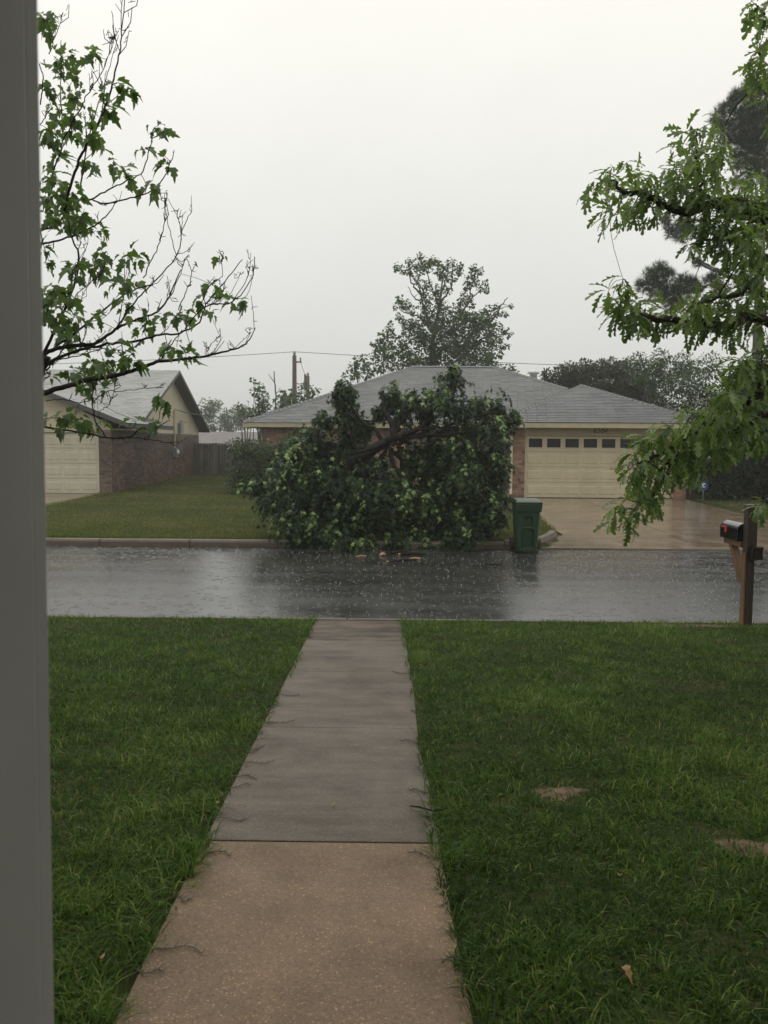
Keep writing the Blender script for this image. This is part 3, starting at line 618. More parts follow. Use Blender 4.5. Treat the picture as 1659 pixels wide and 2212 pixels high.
door_part('stile', .0, .09, .76, 2.80, M['white_paint']); door_part('rail', .0902, .8998, 2.68, 2.80, M['white_paint']); door_part('rail', .0902, .8998, .76, 1.0, M['white_paint'])
door_part('panel', .0902, .8998, 1.001, 2.679, M['white_paint'], .02, -.008)

# ---------------- green wheeled cart
CT = thing('trash_cart', (2.57, 16.1, 0.03), 'dark green wheeled trash cart standing at the kerb beside the driveway', 'trash cart')
cxx, cyy = 2.545, 16.02
def cart_body():
    nx_, nz_ = 24, 34; V = []; F = []
    z0, z1 = 0.04, 0.93
    def half(z): return np.interp(z, [z0, z1], [0.19, 0.232]), np.interp(z, [z0, z1], [0.21, 0.30])
    for j in range(nz_ + 1):
        z = z0 + (z1 - z0) * j / nz_; hw, hd = half(z)
        for i in range(nx_ + 1):
            u = -1 + 2 * i / nx_
            dep = 0
            uu = u * hw
            zc = z - 0.03
            top_arch = 0.60 + 0.06 * math.sqrt(max(0, 1 - (uu / 0.085) ** 2)) if abs(uu) < 0.085 else 0
            w_here = 0.115 if zc < 0.40 else 0.085
            if abs(uu) < w_here and 0.06 < zc < (top_arch if abs(uu) < 0.085 else 0.40): dep = 0.055
            edge = max(0, abs(u) - 0.88) / 0.12
            V.append((cxx + uu, cyy - hd + dep + 0.03 * edge ** 2, z + 0.02))
    for j in range(nz_):
        for i in range(nx_): a = j * (nx_ + 1) + i; F.append((a, a + 1, a + nx_ + 2, a + nx_ + 1))
    mb = MB().add(V, F)
    hw, hd = half(z0); hw1, hd1 = half(z1)
    f0 = cyy - hd + .03; f1 = cyy - hd1 + .03
    mb.add([(cxx - hw, f0, z0 + .02), (cxx + hw, f0, z0 + .02), (cxx + hw, cyy + hd, z0 + .02), (cxx - hw, cyy + hd, z0 + .02), (cxx - hw1, f1, z1 + .02), (cxx + hw1, f1, z1 + .02), (cxx + hw1, cyy + hd1, z1 + .02), (cxx - hw1, cyy + hd1, z1 + .02)],
           [(3, 2, 1, 0), (1, 2, 6, 5), (2, 3, 7, 6), (3, 0, 4, 7)])
    return mb
cart_body().build('body', M['cart'], CT)
mb = MB()
mb.add([(cxx - .252, cyy - .335, .945), (cxx + .252, cyy - .335, .945), (cxx + .252, cyy + .31, .945), (cxx - .252, cyy + .31, .945),
        (cxx - .258, cyy - .34, .985), (cxx + .258, cyy - .34, .985), (cxx + .258, cyy + .32, .985), (cxx - .258, cyy + .32, .985),
        (cxx - .225, cyy - .28, 1.015), (cxx + .225, cyy - .28, 1.015), (cxx + .225, cyy + .27, 1.03), (cxx - .225, cyy + .27, 1.03)],
       [(3, 2, 1, 0), (0, 1, 5, 4), (1, 2, 6, 5), (2, 3, 7, 6), (3, 0, 4, 7), (4, 5, 9, 8), (5, 6, 10, 9), (6, 7, 11, 10), (7, 4, 8, 11), (8, 9, 10, 11)])
lid = mb.build('lid', M['cart'], CT, bevel=0.008)
mb = MB().hexa([(cxx - .24, cyy - .325, .80), (cxx + .24, cyy - .325, .80), (cxx + .24, cyy - .27, .80), (cxx - .24, cyy - .27, .80)], [(cxx - .252, cyy - .338, .944), (cxx + .252, cyy - .338, .944), (cxx + .252, cyy - .27, .944), (cxx - .252, cyy - .27, .944)])
mb.build('rim', M['cart'], CT, bevel=0.01)
for i in range(9): MB().box(cxx - .23 + i * .056, cxx - .22 + i * .056, cyy - .345, cyy - .325, .82, .94).build('rib', M['cart'], CT)
MB().tube([(cxx - .10, cyy - .245, .50), (cxx + .10, cyy - .245, .50)], 0.014, 8).build('lift_bar', M['cart'], CT)
MB().tube([(cxx - .21, cyy + .33, .98), (cxx - .21, cyy + .4, 1.0), (cxx + .21, cyy + .4, 1.0), (cxx + .21, cyy + .33, .98)], 0.016, 8).build('handle', M['cart'], CT)
for sx_ in (-1, 1):
    mb = MB(); mb.tube([(cxx + sx_ * .235 - .03, cyy + .21, .155), (cxx + sx_ * .235 + .03, cyy + .21, .155)], 0.125, 20); mb.build('wheel', M['rubber'], CT)

# ---------------- mailbox on a post
MX_, MY_ = 3.78, 8.85
MBX = thing('mailbox', (MX_, MY_, 0.14), 'black roadside mailbox with red flag on a dark wooden post', 'mailbox')
MB().hexa([(MX_ - .045, MY_ - .045, 0.05), (MX_ + .04, MY_ - .045, 0.05), (MX_ + .04, MY_ + .045, 0.05), (MX_ - .045, MY_ + .045, 0.05)], [(MX_ - .045, MY_ - .045, 0.93), (MX_ + .04, MY_ - .045, 0.93), (MX_ + .04, MY_ + .045, 0.93), (MX_ - .045, MY_ + .045, 0.93)]).build('post', M['post_wood'], MBX, bevel=0.006)
MB().box(MX_ - .056, MX_ + .052, MY_ - .056, MY_ + .056, 0.90, 1.42).build('post_sleeve', M['post_wood'], MBX, bevel=0.008)
MB().box(MX_ - .06, MX_ + .056, MY_ - .06, MY_ + .06, 1.42, 1.445).build('post_cap', M['bark_grey'], MBX, bevel=0.006)
MB().box(MX_ - .062, MX_ - .047, MY_ - .04, MY_ + .045, 0.06, 0.93).build('side_board', M['tan_wood'], MBX)
MB().box(MX_ - .075, MX_ + .025, MY_ + .06, MY_ + .52, 0.98, 1.04).build('arm', M['tan_wood'], MBX, bevel=0.004)
MB().hexa([(MX_ - .06, MY_ + .057, .62), (MX_ + .01, MY_ + .057, .62), (MX_ + .01, MY_ + .12, .60), (MX_ - .06, MY_ + .12, .60)], [(MX_ - .06, MY_ + .33, .98), (MX_ + .01, MY_ + .33, .98), (MX_ + .01, MY_ + .41, .98), (MX_ - .06, MY_ + .41, .98)]).build('brace', M['tan_wood'], MBX)
MB().box(MX_ - .02, MX_ + .085, MY_ - .135, MY_ - .062, 0.87, 0.985).build('side_block', M['bark'], MBX, bevel=0.008)
MB().box(MX_ - .01, MX_ + .085, MY_ - .14, MY_ - .061, 0.986, 1.005).build('side_block_lid', M['bark'], MBX)
mb = MB(); w = .075; hb = .115; pr = [(-w, 0), (w, 0), (w, hb)] + [(w * math.cos(a), hb + w * math.sin(a)) for a in np.linspace(0.25, math.pi - 0.25, 9)] + [(-w, hb)]
bx, bz = MX_ - .035, 1.045; y0, y1 = MY_ + .075, MY_ + .51; n = len(pr)
mb.add([(bx + a, y0, bz + b) for a, b in pr] + [(bx + a, y1, bz + b) for a, b in pr], [tuple(range(n)), tuple(range(2 * n - 1, n - 1, -1))] + [(i, n + i, n + (i + 1) % n, (i + 1) % n) for i in range(n)])
mb.build('box', M['black_paint'], MBX, bevel=0.006)
mb = MB(); pr2 = [(a * 1.06, b * 1.02 + (-.002)) for a, b in pr]
mb.add([(bx + a, y1 + .001, bz + b) for a, b in pr2] + [(bx + a, y1 + .02, bz + b) for a, b in pr2], [tuple(range(n)), tuple(range(2 * n - 1, n - 1, -1))] + [(i, n + i, n + (i + 1) % n, (i + 1) % n) for i in range(n)])
mb.build('box_door', M['black_paint'], MBX, bevel=0.004)
fx = bx - w - .008
mb = MB(); mb.box(fx - .004, fx, y1 - .18, y1 - .03, bz + .115, bz + .137); mb.box(fx - .0045, fx - .0005, y1 - .18, y1 - .12, bz + .07, bz + .114)
mb.build('flag', M['red'], MBX)

# ---------------- brick pillar half buried in the fallen tree, yard sign
BP = thing('brick_pillar', (1.35, 17.5, 0.15), 'short brick mailbox pillar half hidden under the fallen tree', 'pillar')
MB().box(1.05, 1.65, 17.45, 18.0, 0.08, 1.15).build('core', M['mortar'], BP)
lay(BP, M['brick_brown'], brick_rows(1.05, 1.65, 0.16, 1.15), 'x', 17.45, 99, MB(), -1)
MB().box(1.0, 1.7, 17.4, 18.05, 1.15, 1.22).build('cap', M['kerb'], BP, bevel=0.01)
a = at(1520, 1050, 27.0)
YS = thing('yard_sign', (a[0], 27, 0.3), 'small blue yard sign with white mark in front of the dark shrubs', 'sign')
oc = [(a[0] + .16 * math.cos(q), a[2] + .16 * math.sin(q)) for q in np.arange(8) * math.pi / 4 + math.pi / 8]
MB().add([(x_, 27.0, z_) for x_, z_ in oc] + [(x_, 27.015, z_) for x_, z_ in oc], [tuple(range(8)), tuple(range(15, 7, -1))] + [(i, 8 + i, 8 + (i + 1) % 8, (i + 1) % 8) for i in range(8)]).build('plate', M['sign_blue'], YS)
mb = MB(); mb.tube([(a[0] + .02 + .055 * math.cos(q), 26.993, a[2] + .02 + .05 * math.sin(q)) for q in np.linspace(0, 2 * math.pi, 13)], 0.02, 6); mb.tube([(a[0] - .10, 26.993, a[2] - .04), (a[0] - .06, 26.993, a[2] + .07), (a[0] - .02, 26.993, a[2] - .05)], 0.016, 6)
mb.build('white_mark', M['sign_white'], YS)
MB().tube([(a[0], 27.02, 0.25), (a[0], 27.02, a[2])], 0.012, 6).build('stake', M['metal'], YS)

# ---------------- utility poles and wires
def pole(x, y, top, label, trans):
    P_ = thing('utility_pole', (x, y, 0.7), label, 'utility pole', 'utility poles behind the houses')
    MB().tube([(x, y, 0.4), (x, y, top)], [0.17, 0.12], 12).build('pole', M['pole'], P_)
    MB().tube([(x, y, top), (x, y, top + .12), (x, y, top + .25)], [0.05, .1, .05], 8).build('insulator', M['metal'], P_)
    if trans:
        MB().lathe((x - .52, y - .1, top - 3.35), [(0.30, 0), (0.34, .06), (0.34, .86), (0.36, .9), (0.30, .98), (0.05, 1.02)], 20).build('transformer', M['metal'], P_, smooth=True)
        MB().tube([(x - .15, y - .1, top - 2.35), (x - .15, y - .1, top - 1.95)], .06, 8).build('bushing', M['metal'], P_)
        MB().tube([(x, y, top - 1.55), (x + .25, y, top - 1.68), (x + .6, y, top - 1.6), (x + .62, y, top - 1.95)], .03, 6).build('bracket', M['metal'], P_)
        MB().tube([(x + .62, y, top - 1.98), (x + .64, y, top - 1.1)], .065, 8).build('cutout', M['pole'], P_)
        MB().box(x, x + .42, y - .05, y + .05, top - .42, top - .34).build('crossarm', M['pole'], P_)
        MB().tube([(x + .36, y, top - .34), (x + .36, y, top - .12)], .05, 8).build('insulator', M['metal'], P_)
        MB().tube([(x + .36, y, top - .3), (x + .5, y, top - .8), (x + .62, y, top - 1.1)], .014, 5).build('jumper', M['wire'], P_)
    else:
        MB().lathe((x - .18, y - .05, top - .95), [(.12, 0), (.15, .05), (.15, .5), (.05, .58)], 12).build('cutout', M['bark_grey'], P_)
    return P_
p1 = at(636, 768, 50); p2 = at(665, 812, 62)
pole(p1[0], 50, p1[2], 'taller utility pole with pale transformer can behind the house', True)
pole(p2[0], 62, p2[2], 'shorter utility pole just right of the one with the transformer', False)
def wire(name, a, b, sag, r, label):
    a = np.array(a); b = np.array(b); pts = [a * (1 - u) + b * u - np.array([0, 0, sag * 4 * u * (1 - u)]) for u in np.linspace(0, 1, 24)]
    tag(MB().tube(pts, r, 4).build(name, M['wire']), label, 'wire', 'overhead wires')
wire('power_line', (-60, 52, p1[2] + .1), (p1[0], 50, p1[2] + .22), .9, .016, 'thin power line running left from the taller utility pole')
wire('power_line', (p1[0], 50, p1[2] + .22), (60, 48, p1[2] - .1), .9, .016, 'thin power line running right from the taller utility pole behind the tree')
wire('service_cable', (p1[0] - .3, 49.7, p1[2] - 2.9), (px_ + .08, 36.75, 3.48), .5, .022, 'sagging service cable between transformer pole and gable of left house')
wire('guy_wire', (p2[0], 62, p2[2] - .5), (p2[0] + 4.8, 64, 1), .05, .012, 'thin slanting guy wire on the shorter utility pole')

# ------------------------------------------------------------------ vegetation helpers
def nrm(a): return a / (np.linalg.norm(a, axis=-1, keepdims=True) + 1e-9)
def outline_leaf(st, fold=0.25, curl=0.3):
    """leaf from (x, halfwidth, forward shift) stations along the midrib"""
    V = []; T = []
    for x, w, f in st:
        for y, xx_ in ((0, x), (w, x + f), (-w, x + f)): V.append((xx_, y, fold * abs(y) - curl * xx_ * xx_ * 0.6))
    for i in range(len(st) - 1):
        a, b = 3 * i, 3 * i + 3
        T += [(a, a + 1, b + 1), (a, b + 1, b), (a, b + 2, a + 2), (a, b, b + 2)]
    return np.array(V), np.array(T)
def palm_leaf(lobes, sinus, fold=0.12, curl=0.35):
    V = [(0.32, 0, 0.0)]; per = [(0.0, 0.0)]
    ang = [-125, -62, 0, 62, 125]
    for k, (a, r_) in enumerate(zip(ang, lobes)):
        per.append((0.32 + r_ * math.cos(math.radians(a)), r_ * math.sin(math.radians(a))))
        if k < 4:
            am = (ang[k] + ang[k + 1]) / 2
            per.append((0.32 + sinus * math.cos(math.radians(am)), sinus * math.sin(math.radians(am))))
    for x, y in per: V.append((x, y, fold * abs(y) - curl * (x - 0.3) ** 2 - curl * 0.5 * y * y))
    n = len(per); return np.array(V), np.array([(0, 1 + i, 1 + (i + 1) % n) for i in range(n)])
OAK = outline_leaf([(0, .02, 0), (.2, .11, .05), (.27, .045, .0), (.42, .20, .09), (.5, .06, .0), (.66, .24, .10), (.74, .07, .0), (.9, .13, .05), (1.0, .01, 0)], 0.4, 0.75)
LOBED = outline_leaf([(0, .03, 0), (.1, .2, -.05), (.3, .36, .06), (.4, .19, .0), (.56, .27, .08), (.66, .12, 0), (.85, .08, 0), (1, .005, 0)], 0.45, 0.75)
STAR = palm_leaf([.36, .55, .68, .55, .36], .22)
BROAD = palm_leaf([.42, .56, .68, .56, .42], .36, 0.15, 0.5)
OVATE = (np.array([(0, 0, 0), (.45, .26, .06), (.45, -.26, .06), (.5, 0, 0), (1, 0, -.12)]), np.array([(0, 3, 1), (0, 2, 3), (1, 3, 4), (3, 2, 4)]))
_v = []; _t = []
for k in range(22):
    a = rng.random() * 2 * math.pi; el = math.asin(rng.uniform(-0.25, 1)); d = np.array([math.sin(el), math.cos(el) * math.cos(a), math.cos(el) * math.sin(a)])
    sde = nrm(np.cross(d, rng.normal(size=3))) * 0.022
    _t.append((len(_v), len(_v) + 1, len(_v) + 2)); _v += [-sde, sde, d * rng.uniform(.75, 1.05)]
TUFT = (np.array(_v), np.array(_t))

class Foliage:
    def __init__(s): s.P = []; s.X = []; s.Z = []; s.S = []; s.C = []
    def put(s, P, X, Z, S_, C_): s.P.append(P); s.X.append(X); s.Z.append(Z); s.S.append(S_); s.C.append(C_)
    def blob(s, c, r, n, size, droop=0.5, shell=0.45, tone=(0.45, 0.25), bias=(0, 0, 0), up=0.7):
        n = int(n)
        u = nrm(rng.normal(size=(n, 3))); rad = rng.random((n, 1)) ** shell
        r = np.broadcast_to(np.array(r, float), (3,))
        P = np.array(c) + u * rad * r
        X = nrm(u * 0.9 + np.array([0, 0, -droop]) + np.array(bias) + rng.normal(0, 0.45, (n, 3)))
        Z = np.array([0, 0, up]) + u * 0.5 + rng.normal(0, 0.35, (n, 3)); Z = nrm(Z - X * (Z * X).sum(1, keepdims=True))
        s.put(P, X, Z, size * rng.uniform(0.45, 1.25, n), np.clip(rng.normal(tone[0], tone[1], n), 0, 1))
    def build(s, name, tmpl, material, parent):
        P = np.concatenate(s.P); X = np.concatenate(s.X); Z = np.concatenate(s.Z); Sz = np.concatenate(s.S); C_ = np.concatenate(s.C)
        Y = np.cross(Z, X); tv, tt = tmpl
        V = P[:, None] + Sz[:, None, None] * (X[:, None] * tv[None, :, 0:1] + Y[:, None] * tv[None, :, 1:2] + Z[:, None] * tv[None, :, 2:3])
        T = (np.arange(len(P)) * len(tv))[:, None, None] + tt[None]
        return tri_mesh(name, V.reshape(-1, 3), T.reshape(-1, 3), material, np.repeat(C_, len(tv)), parent)

def spline(P, n):
    P = np.array(P, float); m_ = len(P)
    if m_ == 2: return np.array([P[0] * (1 - u) + P[1] * u for u in np.linspace(0, 1, n)])
    Q = np.vstack([2 * P[0] - P[1], P, 2 * P[-1] - P[-2]]); out = []
    for u in np.linspace(0, m_ - 1 - 1e-6, n):
        i = int(u); t_ = u - i; a, b, c, d = Q[i], Q[i + 1], Q[i + 2], Q[i + 3]
        out.append(0.5 * ((2 * b) + (-a + c) * t_ + (2 * a - 5 * b + 4 * c - d) * t_ ** 2 + (-a + 3 * b - 3 * c + d) * t_ ** 3))
    return np.array(out)
class Tree:
    """limbs traced as 3-D curves at their own distances, leaf clusters hung on twigs from the nearest limb"""
    def __init__(s, conv): s.conv = conv; s.wood = MB(); s.smp = []; s.pos = []; s.rad = []; s.fol = Foliage()
    def limb(s, pts, d0, d1, r0, r1, n=None, spurs=0, k=6, raw=False, wob=0.01):
        D = np.linspace(d0, d1, len(pts))
        P3 = np.array(pts, float) if raw else np.array([at(*s.conv(*p), d) for p, d in zip(pts, D)])
        n = n or max(6, 5 * len(pts)); Q = spline(P3, n)
        Q[1:-1] += rng.normal(0, wob, (n - 2, 3)) * np.linspace(1, .5, n - 2)[:, None]
        R_ = np.linspace(r0, r1, n); s.wood.tube(Q, R_, k)
        s.pos += list(Q); s.rad += list(R_)
        L = np.linalg.norm(np.diff(Q, axis=0), axis=1).sum()
        for _ in range(spurs):
            i = rng.integers(n // 4, n - 1); d = nrm(Q[min(i + 1, n - 1)] - Q[i - 1]); sd = nrm(d * .6 + rng.normal(0, .5, 3) + np.array([0, 0, .35])); ln = rng.uniform(.05, .2) * max(.5, min(1.2, L))
            p0 = Q[i]; p1 = p0 + sd * ln * .5 + rng.normal(0, .01, 3); p2 = p0 + nrm(sd + np.array([0, 0, .4])) * ln
            s.wood.tube([p0, p1, p2], [max(.0028, R_[i] * .5), .0026, .0018], 4)
            for q in range(3):
                b = p0 + (p2 - p0) * rng.random(); s.wood.tube([b, b + rng.normal(0, .018, 3) + np.array([0, 0, .01])], [.0024, .0018], 3)
        return Q
    def cluster(s, x, y, r, n, size, spread=.15, px=None, depth=None, tw=.004, **kw):
        P_ = np.array(s.pos)
        fx_, fy_ = s.conv(x, y)
        d = depth
        if d is None:
            rel = P_ @ np.eye(3) - CAM; cm = rel @ RN; u_ = 829.5 - 1805 * cm[:, 0] / cm[:, 2]; v_ = 1106 + 1805 * cm[:, 1] / cm[:, 2]
            i = np.argmin((u_ - fx_) ** 2 + (v_ - fy_) ** 2); d = P_[i, 1] + rng.normal(0, spread)
        c = at(fx_, fy_, d); i = np.argmin(((P_ - c) ** 2).sum(1)); a = P_[i]
        m_ = (a + c) / 2 + rng.normal(0, .06, 3) * np.linalg.norm(c - a)
        Q = spline([a, m_, c], 6); r0 = min(s.rad[i] * .6, tw * (1 + 1.5 * np.linalg.norm(c - a)))
        s.wood.tube(Q, np.linspace(r0, tw * .5, 6), 5)
        px_m = d / 1805.0 * (px or 1)
        s.fol.blob(c, np.array([r, r * .8, r]) * px_m, n, size, **kw)
        return c

# ------------------------------------------------------------------ lawns
def vnoise(x, y, seed):
    g = np.random.default_rng(seed).random((64, 64)); xi = np.floor(x).astype(int); yi = np.floor(y).astype(int); fx = x - xi; fy = y - yi
    fx = fx * fx * (3 - 2 * fx); fy = fy * fy * (3 - 2 * fy); g_ = lambda a, b: g[a % 64, b % 64]
    return (g_(xi, yi) * (1 - fx) + g_(xi + 1, yi) * fx) * (1 - fy) + (g_(xi, yi + 1) * (1 - fx) + g_(xi + 1, yi + 1) * fx) * fy
def blades(x, y, h, w, lean, var, z=None):
    n = len(x); az = rng.random(n) * 2 * np.pi; face = az + np.pi / 2 + rng.normal(0, .5, n)
    z = gz(x, y) - 0.004 if z is None else z
    dx, dy = np.cos(az) * lean * h, np.sin(az) * lean * h; sx_, sy_ = np.cos(face) * w / 2, np.sin(face) * w / 2
    v = np.zeros((n, 5, 3))
    up = h * np.sqrt(np.clip(1 - lean ** 2 * .6, .15, 1))
    v[:, 0] = np.stack([x - sx_, y - sy_, z], 1); v[:, 1] = np.stack([x + sx_, y + sy_, z], 1)
    v[:, 2] = np.stack([x - sx_ * .8 + dx * .4, y - sy_ * .8 + dy * .4, z + up * .62], 1); v[:, 3] = np.stack([x + sx_ * .8 + dx * .4, y + sy_ * .8 + dy * .4, z + up * .62], 1)
    v[:, 4] = np.stack([x + dx, y + dy, z + up * (1 - .25 * np.abs(lean))], 1)
    t_ = (np.arange(n) * 5)[:, None, None] + np.array([(0, 1, 2), (1, 3, 2), (2, 3, 4)])[None]
    return v.reshape(-1, 3), t_.reshape(-1, 3), np.repeat(var, 5)
PATCH = [(0.78, 3.78, .15, .09), (1.45, 3.22, .22, .09), (3.35, 8.86, .75, .10)]
def patch_w(x, y):
    k = np.ones_like(x)
    for a, b, rx_, ry_ in PATCH:
        d = np.sqrt(((x - a) / rx_) ** 2 + ((y - b) / ry_) ** 2) + (vnoise(x * 9, y * 9, 5) - .5) * .9
        k = np.minimum(k, np.clip(d * .9 - .1, 0.33, 1))
    return k
X_, Y_ = [], []
for y0, y1, D in ((1.0, 2.0, 7000), (2, 3, 12000), (3, 4.2, 9500), (4.2, 6, 6500), (6, 9.03, 4500)):
    hw_ = .56 * y1 + .7; n = int(2 * hw_ * (y1 - y0) * D); X_.append(rng.uniform(-hw_, hw_, n)); Y_.append(rng.uniform(y0, y1, n))
    n = int(14 * (y1 - y0) * 500); xo = rng.uniform(-10, 10, n); k = np.abs(xo) > hw_; X_.append(xo[k]); Y_.append(rng.uniform(y0, y1, n)[k])
x = np.concatenate(X_); y = np.concatenate(Y_)
edge = .09 * (vnoise(np.sign(x) * 3.3, y * 9, 11) - .5) + .11 * (vnoise(np.sign(x) * 1.3, y * 2.6, 12) - .4) + .022 * rng.normal(size=len(x))
dl = WL(y) - x + edge * 1.5 - .03; dr = x - WR(y) + edge + .015
keep = ((dl > 0) | (dr > 0)) & (rng.random(len(x)) < patch_w(x, y)) & ((y > 0.97))
keep &= rng.random(len(x)) < .25 + 1.1 * vnoise(x * 11, y * 11, 21) * (.5 + vnoise(x * 3, y * 3, 22))
x, y, dl, dr = x[keep], y[keep], dl[keep], dr[keep]
near_edge = np.exp(-np.maximum(0, np.where(dl > 0, dl, dr)) / .06)
big = vnoise(x * 1.1, y * 1.1, 31); mid_ = vnoise(x * 4.5, y * 4.5, 32)
h = (.018 + .036 * mid_ + .016 * big) * rng.uniform(.6, 1.6, len(x)) * (1 + .6 * near_edge); w = rng.uniform(.0028, .0052, len(x)) * (1 + .06 * y)
lean = rng.uniform(.4, 1.4, len(x))
fine = vnoise(x * 13, y * 13, 33); var = np.clip(.02 + .38 * big + .34 * (mid_ - .5) + .35 * (fine - .4) + rng.normal(0, .22, len(x)) + .012 * y, 0, .94); dry = rng.random(len(x)) < .035; var[dry] = rng.uniform(.86, 1, dry.sum())
Vg, Tg, Cg = blades(x, y, h, w, lean, var)
tag(tri_mesh('lawn_grass', Vg, Tg, LM['near_grass'], Cg), 'wet green mown grass of the near front lawn', 'grass', kind='stuff')

n = 210000; x = rng.uniform(-14, 12.5, n); y = 16.62 + 24 * rng.random(n) ** 1.5
ok = ~((x > DL(y) - .03) & (x < 9.8) & (y < 28.1)) & ~((x > -15.4) & (x < -10.05) & (y < 28.6)) & ~((x > -4.75) & (x < 9.75) & (y > 29.9)) & ~((x > 3.9) & (y > 27.9) & (x < 9.75)) & ~((x < NX + .03) & (y > 28.4)) & (y < 40.1)
ok &= np.abs(x) < .56 * y + 1
ok &= ~((x > 9.8) & (rng.random(n) < .55 + .5 * (vnoise(x, y, 44) - .5)))
x, y = x[ok], y[ok]; big = vnoise(x * .6, y * .9, 41); mid_ = vnoise(x * 2.5, y * 2.5, 42)
strip = np.exp(-(y - 16.6) / .8)
h = (.035 + .03 * mid_ + .02 * strip) * rng.uniform(.6, 1.4, len(x)); w = rng.uniform(.008, .015, len(x))
var = np.clip(.12 + .62 * big + .3 * (mid_ - .5) - .3 * strip + rng.normal(0, .15, len(x)), 0, .95)
Vg, Tg, Cg = blades(x, y, h, w, rng.uniform(.2, .9, len(x)), var)
tag(tri_mesh('far_lawn_grass', Vg, Tg, LM['far_grass'], Cg), 'yellowish green grass of the lawns across the street', 'grass', kind='stuff')
for k, (a, b, rx_, ry_) in enumerate(PATCH):
    mb = MB(); ang = np.linspace(0, 2 * np.pi, 25)[:-1]; V = [(a, b, float(gz(a, b)) + .012)]
    for q in ang:
        f_ = 1.1 + .25 * math.sin(3 * q + k) + .18 * math.sin(7 * q + 2 * k) + rng.normal(0, .08); X0, Y0 = a + rx_ * f_ * math.cos(q), min(b + ry_ * f_ * math.sin(q), 9.0); V.append((X0, Y0, float(gz(X0, Y0)) - .004))
    mb.add(V, [(0, 1 + i, 1 + (i + 1) % 24) for i in range(24)])
    tag(mb.build('dirt_patch', M['dirt'], smooth=True), kind='structure')
# runners creeping over the walkway edge, and blades lying on it
mb = MB()
for y0 in [2.3, 2.38, 2.42, 2.75, 3.05, 3.1, 3.42, 3.45, 3.75, 3.78, 3.95, 4.15, 4.32, 4.36, 4.5, 4.9, 5.1, 5.15, 5.6, 6.3]:
    sgn = -1 if rng.random() < .8 else 1
    x0 = float(WL(y0)) - .02 if sgn < 0 else float(WR(y0)) + .02; L = rng.uniform(.05, .2); dy_ = rng.uniform(-.05, .08); pts = []
    for u in np.linspace(0, 1, 7): pts.append((x0 - sgn * L * u, y0 + dy_ * u + .025 * math.sin(u * 7 + y0 * 9) * u, float(base_z(y0 + dy_ * u)) + .006))
    mb.tube(pts, .0018, 4)
    for u in range(1, 7):
        for s_ in (-1, 1):
            p = np.array(pts[u]); q = p + np.array([-sgn * .012, s_ * rng.uniform(.01, .025), .006]); mb.tube([p, q], [.0018, .0006], 3)
tag(mb.build('grass_runners', mat('runner', [(0.03, 0.028, 0.015), (0.05, 0.06, 0.025)], 30, .5)), 'thin dark grass runners creeping over the walkway edges', 'grass', kind='stuff')

def ground_hit(xf, yf):
    d = RN @ np.array([(xf - 829.5) / 1805., -(yf - 1106) / 1805., -1.]); Y = 4.
    for _ in range(60): t_ = (float(base_z(Y)) - CAM[2]) / d[2]; Y = .5 * Y + .5 * t_ * d[1]
    return CAM + d * t_
M['dry_leaf'] = mat('dry_leaf', [(0.20, 0.115, 0.05), (0.42, 0.26, 0.12)], 60, .6)
M['green_bit'] = mat('green_bit', [(0.25, 0.26, 0.08), (0.4, 0.38, 0.16)], 40, .6)
for xf, yf, s_, lab, mt in ((1337, 1924, .035, 'curled tan dry leaf standing in the grass right of the walkway', 'dry_leaf'), (1345, 2128, .045, 'flat orange tan dry leaf in the grass nearest the bottom', 'dry_leaf'), (222, 2110, .04, 'yellow tan dry leaf in the grass beside the lower left walkway edge', 'dry_leaf'),
                        (725, 1742, .022, 'tiny pale yellow petal lying on the grey walkway slab', 'green_bit'), (468, 1762, .03, 'small pale leaf bit in the left lawn by the walkway', 'green_bit')):
    g = ground_hit(xf, yf); V, T = LOBED[0] * s_ * np.array([1.0, .9, 1.6]), LOBED[1]; on_walk = WL(g[1]) < g[0] < WR(g[1])
    aa = rng.random() * 6; R2 = np.array([[math.cos(aa), -math.sin(aa), 0], [math.sin(aa), math.cos(aa), 0], [0, 0, 1]])
    mb = MB(); V2 = V @ R2.T + g + np.array([0, 0, .012 if on_walk else .055]); mb.add(V2, T); mb.add(V2 - np.array([0, 0, .002]), [t_[::-1] for t_ in T.tolist()])
    tag(mb.build('fallen_leaf', M[mt]), lab, 'leaf', 'loose leaves on the near lawn and walk')
g = ground_hit(920, 1755)
tag(MB().tube([g + np.array([-.07, .05, .006]), g + np.array([-.03, .01, .02]), g + np.array([.03, -.01, .012]), g + np.array([.09, -.005, .02])], [.003, .005, .005, .004], 6).build('twig', M['bark']), 'short dark curved twig at the right edge of the grey walkway slab', 'twig')

